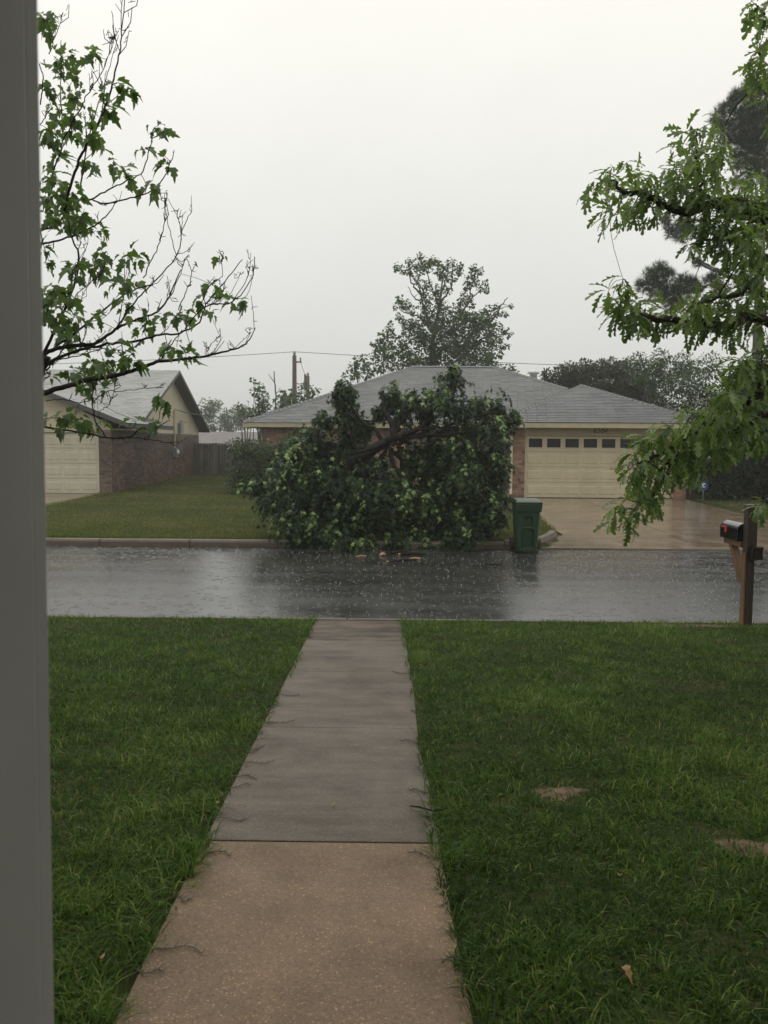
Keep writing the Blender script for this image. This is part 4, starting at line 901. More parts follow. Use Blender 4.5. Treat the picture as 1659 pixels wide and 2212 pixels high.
# ------------------------------------------------------------------ left front-yard tree
z4 = lambda x, y: (x * .3638, y * .3638)
z1 = lambda x, y: (54.86 + x * .29763, 740.6 + y * .29763)
TL = thing('front_yard_tree', (-3.3, 5.7, 0.33), 'half bare lobed leaf tree reaching in from the left behind the column', 'tree', 'near front yard trees')
t1 = Tree(z4)
t1.limb([(-3.35, 5.7, .2), (-3.3, 5.7, 1.2), (-3.1, 5.7, 2.0), (-2.9, 5.65, 2.6), (-2.75, 5.6, 3.4), (-2.7, 5.6, 5.6)], 0, 0, .11, .03, 24, raw=True, k=10)
t1.limb([(-3.0, 5.7, 2.2), at(60, 830, 5.65), at(100, 772, 5.6)], 0, 0, .05, .03, raw=True)
L4 = [([(230, 2110), (330, 2070), (420, 2058), (560, 2040), (640, 1990), (720, 1935), (830, 1890), (930, 1855), (1000, 1770), (1030, 1700), (1075, 1600)], .020, .004, 8),
      ([(230, 2200), (330, 2130), (480, 2080), (640, 2040), (800, 2030), (950, 1985), (1060, 1982), (1180, 1915), (1225, 1800), (1330, 1680), (1440, 1540)], .016, .003, 8),
      ([(1100, 1950), (1220, 1820), (1380, 1790), (1490, 1660), (1512, 1525)], .006, .0025, 4), ([(1380, 1790), (1470, 1640), (1490, 1500)], .004, .002, 4),
      ([(690, 1950), (800, 1790), (900, 1690), (1050, 1520), (1085, 1360), (1140, 1250)], .008, .0025, 6), ([(850, 1650), (930, 1480), (975, 1330), (978, 1150)], .005, .002, 3), ([(1050, 1520), (1010, 1380), (985, 1240), (975, 1180)], .004, .002, 3), ([(1080, 1360), (1040, 1260), (995, 1180)], .003, .002, 2), ([(1050, 1510), (1110, 1490), (1155, 1440)], .003, .002, 1),
      ([(1015, 1755), (1065, 1640), (1098, 1545)], .004, .002, 3), ([(1060, 1840), (1120, 1700), (1140, 1610), (1168, 1565)], .004, .002, 3), ([(1340, 1790), (1400, 1690), (1430, 1615)], .003, .002, 2), ([(1190, 1800), (1250, 1690), (1320, 1640), (1310, 1540)], .004, .002, 3),
      ([(250, 2110), (340, 1930), (420, 1750), (470, 1540), (430, 1420), (400, 1300)], .014, .004, 4), ([(250, 2120), (440, 1980), (600, 1850), (760, 1740), (900, 1690)], .012, .005, 6), ([(400, 1850), (480, 1720), (600, 1640)], .005, .0025, 5),
      ([(240, 1450), (400, 1412), (560, 1338), (650, 1260), (695, 1185)], .010, .003, 2), ([(240, 1370), (340, 1330), (480, 1180), (540, 1185), (620, 1210), (760, 1180), (900, 1130), (990, 1030), (1010, 950)], .010, .003, 2),
      ([(540, 1185), (650, 1120), (760, 1070), (850, 1010), (895, 850), (915, 780)], .007, .003, 1), ([(280, 1200), (320, 1000), (370, 850), (360, 560), (362, 240)], .010, .0028, 5), ([(380, 1250), (450, 1000), (510, 860), (600, 700), (660, 520), (705, 340), (725, 170), (746, -40)], .012, .0025, 8),
      ([(370, 840), (480, 640), (520, 560), (610, 420), (690, 200)], .006, .002, 6), ([(470, 1150), (500, 950), (560, 700), (640, 430), (705, 210)], .008, .002, 8), ([(600, 440), (660, 290), (658, 205)], .003, .0018, 3), ([(240, 620), (255, 480), (235, 380)], .006, .004, 0), ([(235, 740), (300, 640), (280, 570)], .004, .002, 1), ([(290, 320), (340, 190), (375, 80)], .004, .002, 3),
      ([(480, 1560), (520, 1440), (515, 1380)], .003, .002, 1), ([(330, 1960), (420, 1700), (430, 1600)], .004, .002, 5), ([(430, 1900), (520, 1700), (610, 1620)], .004, .002, 5), ([(700, 1960), (740, 1700), (735, 1500)], .005, .0025, 3), ([(940, 2150), (1000, 2070), (1080, 1960)], .005, .003, 1), ([(1225, 2120), (1240, 2060), (1305, 1995)], .003, .002, 3)]
for i, (pts, r0, r1, sp) in enumerate(L4):
    b = 5.6 + .5 * math.sin(i * 2.4); t1.limb(pts, b, b + .5 * math.cos(i * 1.7), r0 * .75, r1 * .85, spurs=sp, wob=.0035)
t1.conv = z1
for pts, r0, r1, sp in [([(20, 390), (150, 360), (400, 285), (640, 240), (820, 190), (950, 140), (1150, 115), (1320, 95), (1500, 50), (1610, 0), (1670, -110)], .026, .003, 6), ([(1500, 50), (1580, -20), (1640, -80)], .003, .002, 1), ([(950, 140), (1030, 30), (1060, -20)], .006, .004, 0), ([(1320, 95), (1340, 20), (1380, -20)], .003, .002, 1),
                        ([(20, 590), (150, 610), (400, 650), (600, 690), (740, 685), (850, 620), (920, 632), (1050, 560)], .011, .003, 3), ([(600, 690), (830, 690), (1000, 720), (1110, 722), (1170, 690)], .005, .002, 3), ([(495, 250), (490, 400), (505, 560), (590, 690)], .006, .005, 0), ([(930, 630), (970, 540), (990, 440)], .004, .002, 0),
                        ([(500, 420), (600, 350), (700, 350), (850, 330), (960, 325), (1020, 290)], .004, .002, 3), ([(150, 420), (280, 410), (390, 435), (520, 400)], .004, .003, 1), ([(100, 560), (250, 545), (380, 590)], .004, .002, 1), ([(540, 500), (620, 430), (660, 260)], .003, .002, 3), ([(20, 170), (180, 60), (300, 20), (520, 0)], .014, .006, 3), ([(150, 200), (220, 120), (330, -20)], .008, .004, 4), ([(170, 140), (400, 90), (560, 40)], .006, .003, 4)]:
    t1.limb(pts, 5.5, 5.7 + rng.normal(0, .2), r0 * .75, r1 * .85, spurs=sp, wob=.0035)
CL4 = [(290, 140, 60), (275, 100, 40), (320, 350, 60), (390, 390, 70), (405, 330, 35), (540, 335, 50), (300, 510, 65), (430, 560, 60), (455, 465, 35), (680, 520, 60), (780, 545, 22), (650, 650, 55), (610, 560, 40), (470, 690, 75), (340, 680, 70), (300, 780, 75), (430, 800, 50), (560, 790, 75), (600, 860, 40), (930, 750, 55), (980, 770, 35), (850, 890, 45), (1000, 970, 65), (680, 960, 55), (740, 1060, 90), (870, 1110, 55), (930, 1100, 40), (540, 980, 50), (330, 960, 80), (320, 1080, 85), (420, 1160, 95), (300, 1190, 60), (300, 1280, 60), (430, 1270, 90), (470, 1350, 80), (570, 1370, 70), (360, 1350, 25), (270, 1500, 35), (290, 1550, 25), (640, 1500, 75), (550, 1570, 90), (760, 1530, 75), (830, 1540, 45), (440, 1600, 55), (700, 1690, 90), (800, 1670, 60), (780, 1800, 85), (320, 1720, 80), (300, 1800, 80), (400, 1760, 50), (330, 1900, 95), (450, 1900, 80), (560, 1890, 50), (420, 2000, 80), (850, 1960, 85), (960, 1880, 50), (1040, 1880, 60), (1110, 1880, 50), (1250, 1860, 40), (1310, 1510, 35), (1245, 1685, 40), (1340, 1730, 45), (1380, 1800, 40), (1180, 1785, 25), (1050, 2060, 50), (1130, 2100, 45), (700, 2100, 100), (560, 2150, 70), (640, 2170, 70), (780, 2150, 50), (1430, 1785, 18), (900, 1930, 50)]
CL1 = [(480, 140, 55), (750, 100, 75), (690, 150, 75), (800, 140, 40), (1080, 40, 55), (1210, 75, 35), (360, 230, 65), (460, 250, 55), (560, 255, 55), (420, 310, 50), (440, 405, 25), (550, 345, 45), (970, 400, 35), (1045, 475, 18), (1005, 425, 25), (290, 530, 60), (350, 540, 45), (410, 570, 55), (450, 610, 55), (800, 560, 45), (880, 600, 45), (930, 600, 25), (550, 600, 40), (170, 560, 35), (180, 250, 40), (1000, 30, 25), (240, 630, 20)]
for cv_, cl, px_ in ((z4, CL4, .3638), (z1, CL1, .2976)):
    t1.conv = cv_
    for q in cl: t1.cluster(*q, max(5, int((6.2 if q[0] < 560 else 3.6) * (q[2] * px_ / 10) ** 1.15)), .086, px=px_ * .9, spread=.2, droop=.6, tone=(.5, .28), tw=.0035, up=.6)
for _ in range(26):  # extra crown out of view, added to shade the lawn
    yq = rng.uniform(4.2, 7.5); t1.fol.blob((-.52 * yq - rng.uniform(.7, 2.6), yq, rng.uniform(2.6, 6.2)), .45, 40, .11, droop=.6)
t1.wood.build('branches', M['bark'], TL, smooth=True); t1.fol.build('crown', LOBED, LM['left_tree'], TL)

# ------------------------------------------------------------------ right front-yard oak
z5 = lambda x, y: (1207 + x * .3225, y * .3225)
z6 = lambda x, y: (1234.4 + x * .30997, 685.8 + y * .30997)
TR = thing('oak_tree', (4.6, 6.6, 0.27), 'bright green oak boughs reaching in from the right over the mailbox', 'tree', 'near front yard trees')
t2 = Tree(z5)
t2.limb([(4.65, 6.6, .1), (4.6, 6.6, 1.2), (4.5, 6.6, 2.6), (4.45, 6.6, 4.0), (4.3, 6.6, 6.6)], 0, 0, .16, .06, 20, raw=True, k=10)
tr_ = lambda z: np.array([4.5, 6.6, z])
def bough(pts, r0, r1, z0, sp=1):
    P3 = [tr_(z0)] + [at(*t2.conv(*p), d) for p, d in zip(pts, np.linspace(6.4, 6.0 + rng.normal(0, .25), len(pts)))]
    t2.limb(P3, 0, 0, r0, r1, raw=True, spurs=sp, wob=.01)
bough([(1420, 1500), (1050, 1390), (850, 1420), (700, 1370), (560, 1300), (430, 1290), (360, 1210), (300, 1195)], .05, .004, 2.9)
bough([(1420, 1400), (1010, 1340), (950, 1200), (920, 1080), (922, 880)], .03, .004, 3.2)
bough([(1420, 1750), (1250, 1650), (1130, 1600), (1000, 1610), (880, 1640)], .03, .005, 2.5)
bough([(1420, 2180), (1150, 2180), (750, 2150), (560, 2110), (480, 2060), (400, 1970), (430, 1870)], .04, .003, 2.0)
bough([(1420, 2000), (1200, 1980), (1000, 2010), (880, 2060)], .03, .005, 2.3)
bough([(1450, 600), (1390, 550), (1360, 400), (1330, 340)], .02, .004, 4.6); bough([(1450, 150), (1370, 90), (1320, 30)], .015, .004, 5.2)
t2.conv = z6
bough([(1450, 480), (1300, 560), (1150, 640), (900, 780), (730, 880), (600, 960), (480, 1010), (420, 1020)], .035, .004, 1.9)
bough([(1450, 700), (1200, 780), (950, 850), (740, 960), (650, 1120), (560, 1240), (440, 1330), (330, 1350), (280, 1410)], .03, .003, 1.7)
bough([(1450, 360), (1330, 360), (1200, 370), (1130, 420)], .02, .004, 2.1); bough([(1450, 1290), (1380, 1290), (1330, 1285)], .01, .003, 1.0)
t2.conv = z5
C5 = [(455, 1085, 22, 1), (360, 1120, 30, 1), (240, 1195, 45, 3), (190, 1290, 35, 2), (350, 1175, 45, 5), (400, 1260, 45, 5), (350, 1290, 30, 2), (510, 1190, 75, 8), (600, 1180, 65, 7), (660, 1215, 30, 2), (340, 1390, 60, 6), (390, 1440, 70, 6), (330, 1470, 30, 2), (460, 1450, 60, 6), (520, 1350, 90, 16), (600, 1400, 80, 14), (620, 1290, 75, 12), (850, 890, 60, 5), (800, 980, 50, 4), (1050, 810, 60, 3), (960, 890, 50, 5), (1090, 910, 65, 4), (740, 1130, 45, 3), (960, 1000, 85, 12), (1070, 1010, 75, 9), (880, 1060, 80, 12), (850, 1160, 80, 12), (1000, 1100, 100, 16), (800, 1250, 90, 13), (900, 1260, 95, 16), (1050, 1200, 95, 14), (740, 1330, 80, 10), (850, 1350, 90, 14), (1150, 1300, 95, 16), (1000, 1330, 100, 18), (1300, 1200, 75, 10), (1350, 1280, 90, 15), (1250, 1350, 100, 18), (1150, 1430, 110, 20), (950, 1480, 90, 14), (1050, 1520, 110, 20), (1250, 1500, 120, 24), (1350, 1450, 95, 16), (1180, 1600, 110, 20), (1300, 1620, 110, 20), (1000, 1620, 80, 10), (880, 1640, 50, 6), (1130, 1690, 80, 12), (1250, 1720, 90, 14), (1370, 1700, 75, 12), (1200, 1850, 70, 8), (1320, 1840, 80, 12),
      (1335, 35, 40, 5), (1370, 110, 35, 5), (1340, 280, 30, 2), (1350, 370, 50, 7), (1340, 450, 45, 5), (1380, 520, 45, 6), (1360, 600, 45, 5), (1385, 690, 35, 4), (1395, 800, 25, 2), (1400, 250, 40, 4), (1410, 450, 50, 8),
      (330, 1955, 40, 3), (430, 1885, 35, 3), (470, 1920, 28, 2), (360, 2010, 30, 2), (420, 2040, 50, 8), (400, 2110, 42, 5), (480, 2060, 60, 10), (560, 2060, 80, 13), (600, 2130, 80, 14), (520, 2150, 60, 9), (700, 2100, 80, 15), (800, 2120, 85, 16), (900, 2060, 85, 15), (1000, 2000, 85, 15), (1100, 1990, 85, 15), (1000, 2110, 100, 20), (1150, 2100, 110, 22), (1250, 2000, 100, 18), (1350, 1980, 95, 16), (1330, 2120, 100, 20), (1200, 2200, 90, 14), (650, 2190, 60, 7), (1370, 2230, 60, 8), (900, 2180, 60, 7)]
for q in C5: t2.cluster(q[0], q[1], q[2], int(q[3] * 2.4) + 1, .115, px=.3225 * 1.0, spread=.28, droop=.45, bias=(-.25, 0, 0), tone=(.55, .36), tw=.004, up=.9)
t2.conv = z6
C6 = [(1150, 350, 70, 9), (1200, 310, 60, 6), (1250, 340, 90, 14), (1340, 340, 75, 12), (1130, 430, 75, 10), (1250, 450, 100, 18), (1350, 480, 85, 15), (1080, 530, 75, 10), (1200, 570, 100, 20), (1320, 600, 100, 20), (1000, 600, 60, 7), (1080, 640, 85, 15), (900, 680, 70, 10), (1000, 720, 90, 16), (1130, 720, 100, 20), (1280, 740, 100, 20), (800, 720, 70, 10), (900, 780, 90, 17), (1030, 830, 100, 20), (1170, 850, 95, 16), (1320, 850, 90, 14), (650, 790, 60, 9), (750, 830, 80, 15), (620, 870, 70, 12), (850, 900, 90, 16), (980, 930, 80, 12), (1100, 920, 60, 8), (550, 870, 55, 8), (480, 850, 45, 5), (430, 940, 42, 4), (420, 1040, 50, 7), (400, 1110, 35, 3), (530, 960, 65, 10), (640, 970, 80, 13), (740, 970, 75, 10), (480, 1050, 70, 10), (560, 1090, 80, 11), (650, 1090, 65, 8), (720, 1060, 55, 6), (820, 1060, 80, 10), (900, 1060, 55, 6), (850, 1120, 45, 4), (470, 1150, 55, 6), (560, 1180, 55, 7), (500, 1240, 60, 7), (580, 1250, 55, 8), (480, 1330, 50, 6), (560, 1330, 45, 6), (620, 1300, 30, 3), (350, 1300, 50, 5), (300, 1360, 40, 4), (275, 1430, 18, 1), (410, 1370, 50, 5), (400, 1440, 42, 3), (440, 1400, 30, 2), (1345, 1290, 40, 9), (1320, 1330, 25, 4)]
for q in C6: t2.cluster(q[0], q[1], q[2], int(q[3] * 2.4) + 1, .115, px=.31 * 1.0, spread=.28, droop=.6, bias=(-.25, 0, 0), tone=(.52, .36), tw=.004, up=.9)
for _ in range(60):  # unseen canopy boughs and leaves, put in to shade the near lawn
    yq = rng.uniform(4.0, 9.0); zq = rng.uniform(3.0, 7.5); c = np.array([.5 * yq + rng.uniform(1.0, 3.6), yq, zq])
    t2.wood.tube(spline([tr_(zq - .6), (tr_(zq - .3) + c) / 2 + rng.normal(0, .1, 3), c], 6), np.linspace(.03, .006, 6), 5); t2.fol.blob(c, .55, 55, .15, droop=.5)
t2.wood.build('branches', M['bark'], TR, smooth=True); t2.fol.build('crown', OAK, LM['oak'], TR)

# ------------------------------------------------------------------ the fallen tree across the street
z2 = lambda x, y: (493.7 + x * .3968, 740.6 + y * .3968)
FT = thing('fallen_tree', (0, 17.4, 0.15), 'fallen broken tree with dark wet limbs heaped over the far kerb', 'fallen tree')
t3 = Tree(z2)
t3.limb([(640, 690), (700, 640), (780, 590), (860, 540), (910, 510)], 17.3, 16.75, .125, .09, k=10, wob=.02)
t3.limb([(910, 520), (885, 440), (845, 340), (840, 260)], 16.75, 17.2, .075, .03, k=9, wob=.02)
t3.limb([(905, 520), (930, 420), (948, 340), (1010, 300)], 16.8, 17.5, .06, .028, k=8, wob=.02)
t3.limb([(915, 510), (1030, 470), (1100, 410), (1175, 372), (1240, 200)], 16.8, 17.4, .055, .018, k=8, wob=.02)
t3.limb([(920, 520), (1000, 512), (1110, 505), (1205, 500), (1330, 480)], 16.75, 17.2, .045, .02, k=8, wob=.02)
t3.limb([(915, 515), (1000, 482), (1120, 465)], 16.7, 16.9, .04, .018, k=7, wob=.02)
t3.limb([(860, 550), (800, 480), (720, 420), (630, 280)], 16.9, 17.4, .05, .02, k=8, wob=.02)
t3.limb([(850, 545), (740, 585), (690, 600)], 16.7, 16.6, .05, .03, k=7, wob=.015)
t3.limb([(900, 530), (880, 600), (900, 660), (950, 760)], 16.8, 16.7, .06, .03, k=7, wob=.02)
for pts in ([(760, 640), (560, 650), (400, 700), (180, 790)], [(760, 620), (600, 780), (420, 900), (330, 1010)], [(860, 560), (760, 800), (720, 1050)], [(900, 560), (980, 800), (1100, 960), (1200, 1090)], [(930, 530), (1200, 640), (1400, 800), (1420, 1000)], [(930, 520), (1250, 430), (1480, 370)], [(800, 580), (600, 560), (420, 530)], [(900, 540), (1150, 700), (1300, 900)], [(880, 540), (1050, 620), (1250, 640), (1450, 680)], [(850, 560), (850, 760), (860, 950)]):
    t3.limb(pts, 18.0, 17.2 + rng.normal(0, .2), .05, .01, k=6, wob=.03)
B3 = [(620, 255, 60), (590, 300, 50), (630, 330, 75), (660, 270, 40), (690, 400, 70), (620, 420, 80), (740, 470, 60), (505, 400, 42), (530, 420, 40), (660, 500, 80), (880, 285, 60), (910, 310, 50), (860, 350, 50), (820, 390, 40), (1010, 330, 65), (980, 300, 40), (950, 400, 50), (1090, 370, 75), (1060, 430, 60), (1110, 290, 50), (1170, 280, 60), (1190, 220, 60), (1220, 165, 40), (1245, 210, 40), (1180, 340, 60), (1270, 360, 90), (1350, 340, 60), (1400, 380, 90), (1470, 350, 70), (1540, 400, 50), (1500, 440, 70), (1440, 480, 100), (1300, 470, 110), (1180, 470, 60), (1460, 560, 55), (400, 530, 75), (350, 540, 40), (480, 500, 60), (380, 600, 80), (550, 560, 90), (470, 590, 80), (400, 680, 90), (320, 740, 90), (150, 775, 45), (110, 770, 30), (220, 820, 75), (300, 850, 100), (230, 890, 70), (440, 760, 100), (560, 700, 100), (620, 620, 80), (690, 700, 90), (650, 790, 110), (400, 900, 110), (340, 990, 85), (380, 1060, 60), (450, 1010, 100), (560, 930, 110), (640, 860, 100), (720, 1060, 85), (650, 1090, 70), (760, 1100, 60), (700, 960, 100), (790, 960, 100), (780, 840, 100), (860, 760, 100), (820, 690, 70), (950, 750, 90), (900, 860, 110), (1000, 860, 100), (980, 980, 90), (900, 1000, 80), (1080, 930, 80), (1130, 1030, 80), (1060, 1060, 60), (1215, 1095, 50), (1170, 1080, 50), (1000, 640, 70), (1100, 570, 90), (1080, 680, 90), (1220, 590, 110), (1350, 590, 110), (1450, 640, 85), (1180, 720, 100), (1100, 800, 90), (1310, 720, 110), (1430, 750, 80), (1470, 720, 42), (1475, 640, 45), (1490, 850, 40), (1420, 880, 85), (1450, 940, 60), (1400, 1000, 75), (1330, 870, 80), (1320, 980, 60), (300, 640, 50), (1130, 880, 60), (500, 850, 90), (560, 1050, 70), (840, 1070, 60), (480, 1075, 55), (560, 1100, 55), (620, 1110, 50), (800, 1110, 45), (900, 1090, 60), (980, 1075, 60), (1080, 1095, 50), (1300, 1050, 60), (1400, 1070, 50), (1350, 1030, 60), (1250, 1080, 45), (1230, 800, 80), (1250, 860, 60), (1200, 960, 50), (1260, 1010, 45), (1240, 930, 40)]
def strand(f_, p0, out, L, n, size, tone):
    """a drooping spray: leaves in alternate pairs along a shoot that arches out and hangs"""
    u = np.linspace(.05, 1, n)[:, None]; out = nrm(np.array(out))
    P = np.array(p0) + out * L * .75 * u + np.array([0, 0, 1.]) * L * (.25 * u - 1.0 * u ** 2) + rng.normal(0, .02, (n, 3))
    tg = nrm(out * .75 + np.array([0, 0, 1.]) * (.25 - 2.0 * u)); sd = nrm(np.cross(out, (0, 0, 1.)))
    sg = np.where(np.arange(n) % 2, 1., -1.)[:, None]
    X = nrm(tg * .6 + sd * sg * .7 + np.array([0, 0, -.45]) + rng.normal(0, .25, (n, 3)))
    Z = np.array([0, 0, .9]) + out * .55 + rng.normal(0, .3, (n, 3)); Z = nrm(Z - X * (Z * X).sum(1, keepdims=True))
    f_.put(P, X, Z, size * rng.uniform(.6, 1.2, n), np.clip(rng.normal(tone, .17, n), 0, 1))
for x, y, r_ in B3:
    dep = np.interp(y, [150, 500, 800, 1100], [17.9, 17.6, 17.1, 16.55]) + rng.normal(0, .42)
    hub = 640 < x < 1200 and 380 < y < 640
    if hub: dep = max(dep, 17.5)
    n = 14 + (r_ / 10.) ** 2 * .8
    c = t3.cluster(x, y, r_ * .75, n, .14, px=.3968, depth=dep, droop=.9, tone=(.2, .15), tw=.01, shell=.5, up=.6)
    R3 = r_ * .3968 * dep / 1805.
    for _ in range(int(9 + r_ / 4.6)):
        az = rng.normal(-math.pi / 2, 1.15); o_ = np.array([math.cos(az), math.sin(az), 0])
        o_ = o_ + np.array([np.clip((x - 850) / 700., -1, 1) * .5, 0, 0])
        p0 = c + rng.normal(0, .33, 3) * R3 + np.array([0, -.05, R3 * rng.uniform(-.5, .75)])
        k_ = rng.random(); hi = (p0[2] - c[2]) > .25 * R3; tone = rng.uniform(.7, .97) if (hi and k_ < .46 and not hub) else rng.uniform(.0, .5)  # sprays high on each clump coloured paler, a painted sky highlight; hub left dark
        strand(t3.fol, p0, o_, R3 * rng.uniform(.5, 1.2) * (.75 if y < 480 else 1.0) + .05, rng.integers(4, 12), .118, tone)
for _ in range(46):   # inner mass
    x, y = rng.uniform(380, 1440), rng.uniform(560, 1030)
    if 1190 < x < 1270 and y > 850: continue
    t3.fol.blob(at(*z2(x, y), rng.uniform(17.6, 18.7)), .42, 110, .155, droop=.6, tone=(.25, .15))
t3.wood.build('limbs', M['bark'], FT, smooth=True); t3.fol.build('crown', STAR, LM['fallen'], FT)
for (x, y), dpt in (((952, 560), 16.55), ((910, 585), 16.6), ((905, 570), 16.58)):
    mb = MB(); c = at(*z2(x, y), dpt)
    for k in range(3): o_ = rng.normal(0, .018, 3); mb.tube([c + o_ + np.array([0, .04, 0]), c + o_ + np.array([rng.normal(0, .03), -.04, rng.normal(.0, .03)])], [.016, .004], 5)
    mb.build('split_wood', M['splinter'], FT)
DB = [((870, 1211), .26, .022, .3, 'short broken limb with pale end lying on the road below the fallen tree'), ((893, 1197), .24, .03, -.2, 'thicker broken limb piece beside the fallen leaves on the road'), ((897, 1207), .10, .018, .0, 'small pale wood chip on the wet road'), ((826, 1198), .06, .03, .8, 'round pale wood chunk on the road left of the broken limbs'), ((1065, 1220), .16, .018, -.3, 'lone dark stick on the wet road near the trash cart'), ((862, 1193), .18, .028, .5, 'dark broken stick at the edge of the fallen leaves'), ((780, 1202), .09, .012, .1, 'thin pale splinter on the road under the fallen tree')]
for (xf, yf), L, r_, an, lab in DB:
    d = RN @ np.array([(xf - 829.5) / 1805., -(yf - 1106) / 1805., -1.]); g = CAM + d * ((0.02 + r_ - CAM[2]) / d[2])
    u = np.array([math.cos(an), math.sin(an), .04]); 
    st = thing('broken_stick', g, lab, 'stick', 'broken wood on the road')
    MB().tube([g - u * L, g + np.array([0, 0, .012]), g + u * L * .96], [r_ * .9, r_, r_ * .8], 8).build('stick', M['bark'] if L > .12 else M['splinter'], st)
    if L > .2: MB().tube([g - u * (L + .001), g - u * (L + .04)], [r_ * .85, r_ * .5], 8).build('split_end', M['splinter'], st)

# ------------------------------------------------------------------ hedge, shrubs, background trees
def bush(name, label, cat, blobs, leaf, tmpl, size, dens, base, group=None, trunk=True, tone=(.45, .25)):
    """blobs (centre, radii) filled with leaves, stems rising to each"""
    o = thing(name, base, label, cat, group); f_ = Foliage(); w_ = MB()
    for c, r_ in blobs:
        c = np.array(c, float); r_ = np.broadcast_to(np.array(r_, float), (3,)); f_.blob(c, r_, 2.6 * dens * (r_.mean() / size) ** 2, size * 1.15, droop=.35, shell=.4, tone=tone)
        if trunk:
            b = np.array(base) + rng.normal(0, .12, 3) * np.array([1, 1, 0]); w_.tube(spline([b, (b + c) / 2 + rng.normal(0, .1, 3), c], 6), np.linspace(.04, .008, 6), 5)
    if trunk: w_.build('stems', M['bark_grey'], o, smooth=True)
    f_.build('crown', tmpl, leaf, o); return o
bush('hedge', 'clipped dense green hedge at the left corner of the house', 'hedge',
     [((x_, 28.6 + rng.normal(0, .2), z_), (.42, .45, .36)) for x_ in np.arange(-5.3, -2.4, .42) for z_ in (.62, 1.15, 1.78 + rng.normal(0, .1))], LM['hedge'], OVATE, .09, 16, (-4, 28.6, .3))
a = at(505, 1047, 31)
bush('low_plant', 'small dark clump at the foot of the hedge near the fence', 'plant', [((a[0], 31, .55), (.3, .2, .16)), ((a[0] + .4, 31, .5), (.25, .2, .14))], LM['dark'], OVATE, .08, 8, (a[0], 31, .38), trunk=False)
z3 = lambda x, y: (1069.8 + x * .3552, 768 + y * .3552)
def zb(conv, lst, d, k, sp=.5):
    return [(at(*conv(x_, y_), d + rng.normal(0, sp)), r_ * k * d / 1805.) for x_, y_, r_ in lst]
bush('photinia_hedge', 'tall hedge with reddish leaf tips behind the garage roof', 'hedge', zb(z3, [(320, 130, 45), (400, 110, 50), (350, 170, 50), (450, 95, 55), (540, 80, 60), (500, 130, 70), (590, 110, 60), (640, 85, 60), (700, 75, 60), (780, 95, 65), (420, 170, 60), (480, 190, 70), (600, 170, 80), (720, 160, 85), (820, 170, 85), (900, 200, 85), (860, 270, 85), (950, 290, 80), (1040, 330, 60), (760, 230, 80), (660, 230, 70)], 42, .3552, .7), LM['photinia'], OVATE, .14, 22, (8.5, 42, .6))
bush('wispy_tree', 'loose wispy tree behind the garage with sky showing through', 'tree', zb(z3, [(820, 50, 45), (880, 30, 50), (900, 70, 55), (1000, 20, 60), (980, 70, 60), (880, 130, 55), (960, 130, 70), (1060, 90, 75), (1150, 50, 75), (1100, 180, 80), (1200, 150, 80), (1300, 60, 80), (1250, 230, 80), (1150, 280, 70), (1080, 340, 50), (1000, 240, 60), (1040, 160, 60), (1180, 90, 60)], 39, .3552, .8), LM['back'], OVATE, .125, 11, (13, 39, .6))
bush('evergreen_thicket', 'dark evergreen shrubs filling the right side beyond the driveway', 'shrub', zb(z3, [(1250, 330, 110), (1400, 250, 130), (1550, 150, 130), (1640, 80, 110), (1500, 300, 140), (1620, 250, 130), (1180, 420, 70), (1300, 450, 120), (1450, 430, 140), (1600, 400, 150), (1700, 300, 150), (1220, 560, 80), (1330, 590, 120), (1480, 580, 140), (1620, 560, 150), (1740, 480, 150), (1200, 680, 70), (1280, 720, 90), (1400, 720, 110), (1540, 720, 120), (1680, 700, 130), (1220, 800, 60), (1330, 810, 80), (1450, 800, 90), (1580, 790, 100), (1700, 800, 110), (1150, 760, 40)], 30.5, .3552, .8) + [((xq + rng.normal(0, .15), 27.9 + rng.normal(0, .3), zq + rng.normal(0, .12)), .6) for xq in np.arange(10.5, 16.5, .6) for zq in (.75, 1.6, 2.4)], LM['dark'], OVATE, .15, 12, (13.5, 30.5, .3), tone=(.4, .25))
# pine
PN = thing('pine_tree', (at(1634, 740, 34)[0], 34, .5), 'tall dark long needled pine behind the oak boughs', 'tree', 'trees beyond the houses')
t4 = Tree(z5); pxx = at(1634, 740, 34)[0]
t4.limb([(pxx, 34, .3), (pxx + .1, 34, 4), (pxx, 34, 9), (pxx + .3, 34, 14), (pxx + .2, 34, 17)], 0, 0, .24, .06, 30, raw=True, k=10, wob=.02)
for pts in ([(1380, 1000), (1280, 800), (1260, 620)], [(1390, 1050), (1200, 950), (1080, 850)], [(1390, 1250), (1250, 1150), (1170, 1220)], [(1380, 1650), (1100, 1580), (880, 1530), (740, 1500)], [(1380, 1900), (1150, 1850), (960, 1760), (880, 1690)], [(1390, 2100), (1050, 2080), (820, 2020), (680, 1900), (640, 1830)], [(900, 2030), (950, 1950), (1030, 1890)], [(1380, 1350), (1100, 1330), (740, 1260)], [(1100, 1830), (1000, 1790), (920, 1740)]):
    t4.limb(pts, 34, 33.4 + rng.normal(0, .7), .09, .02, spurs=6, k=6, wob=.04)
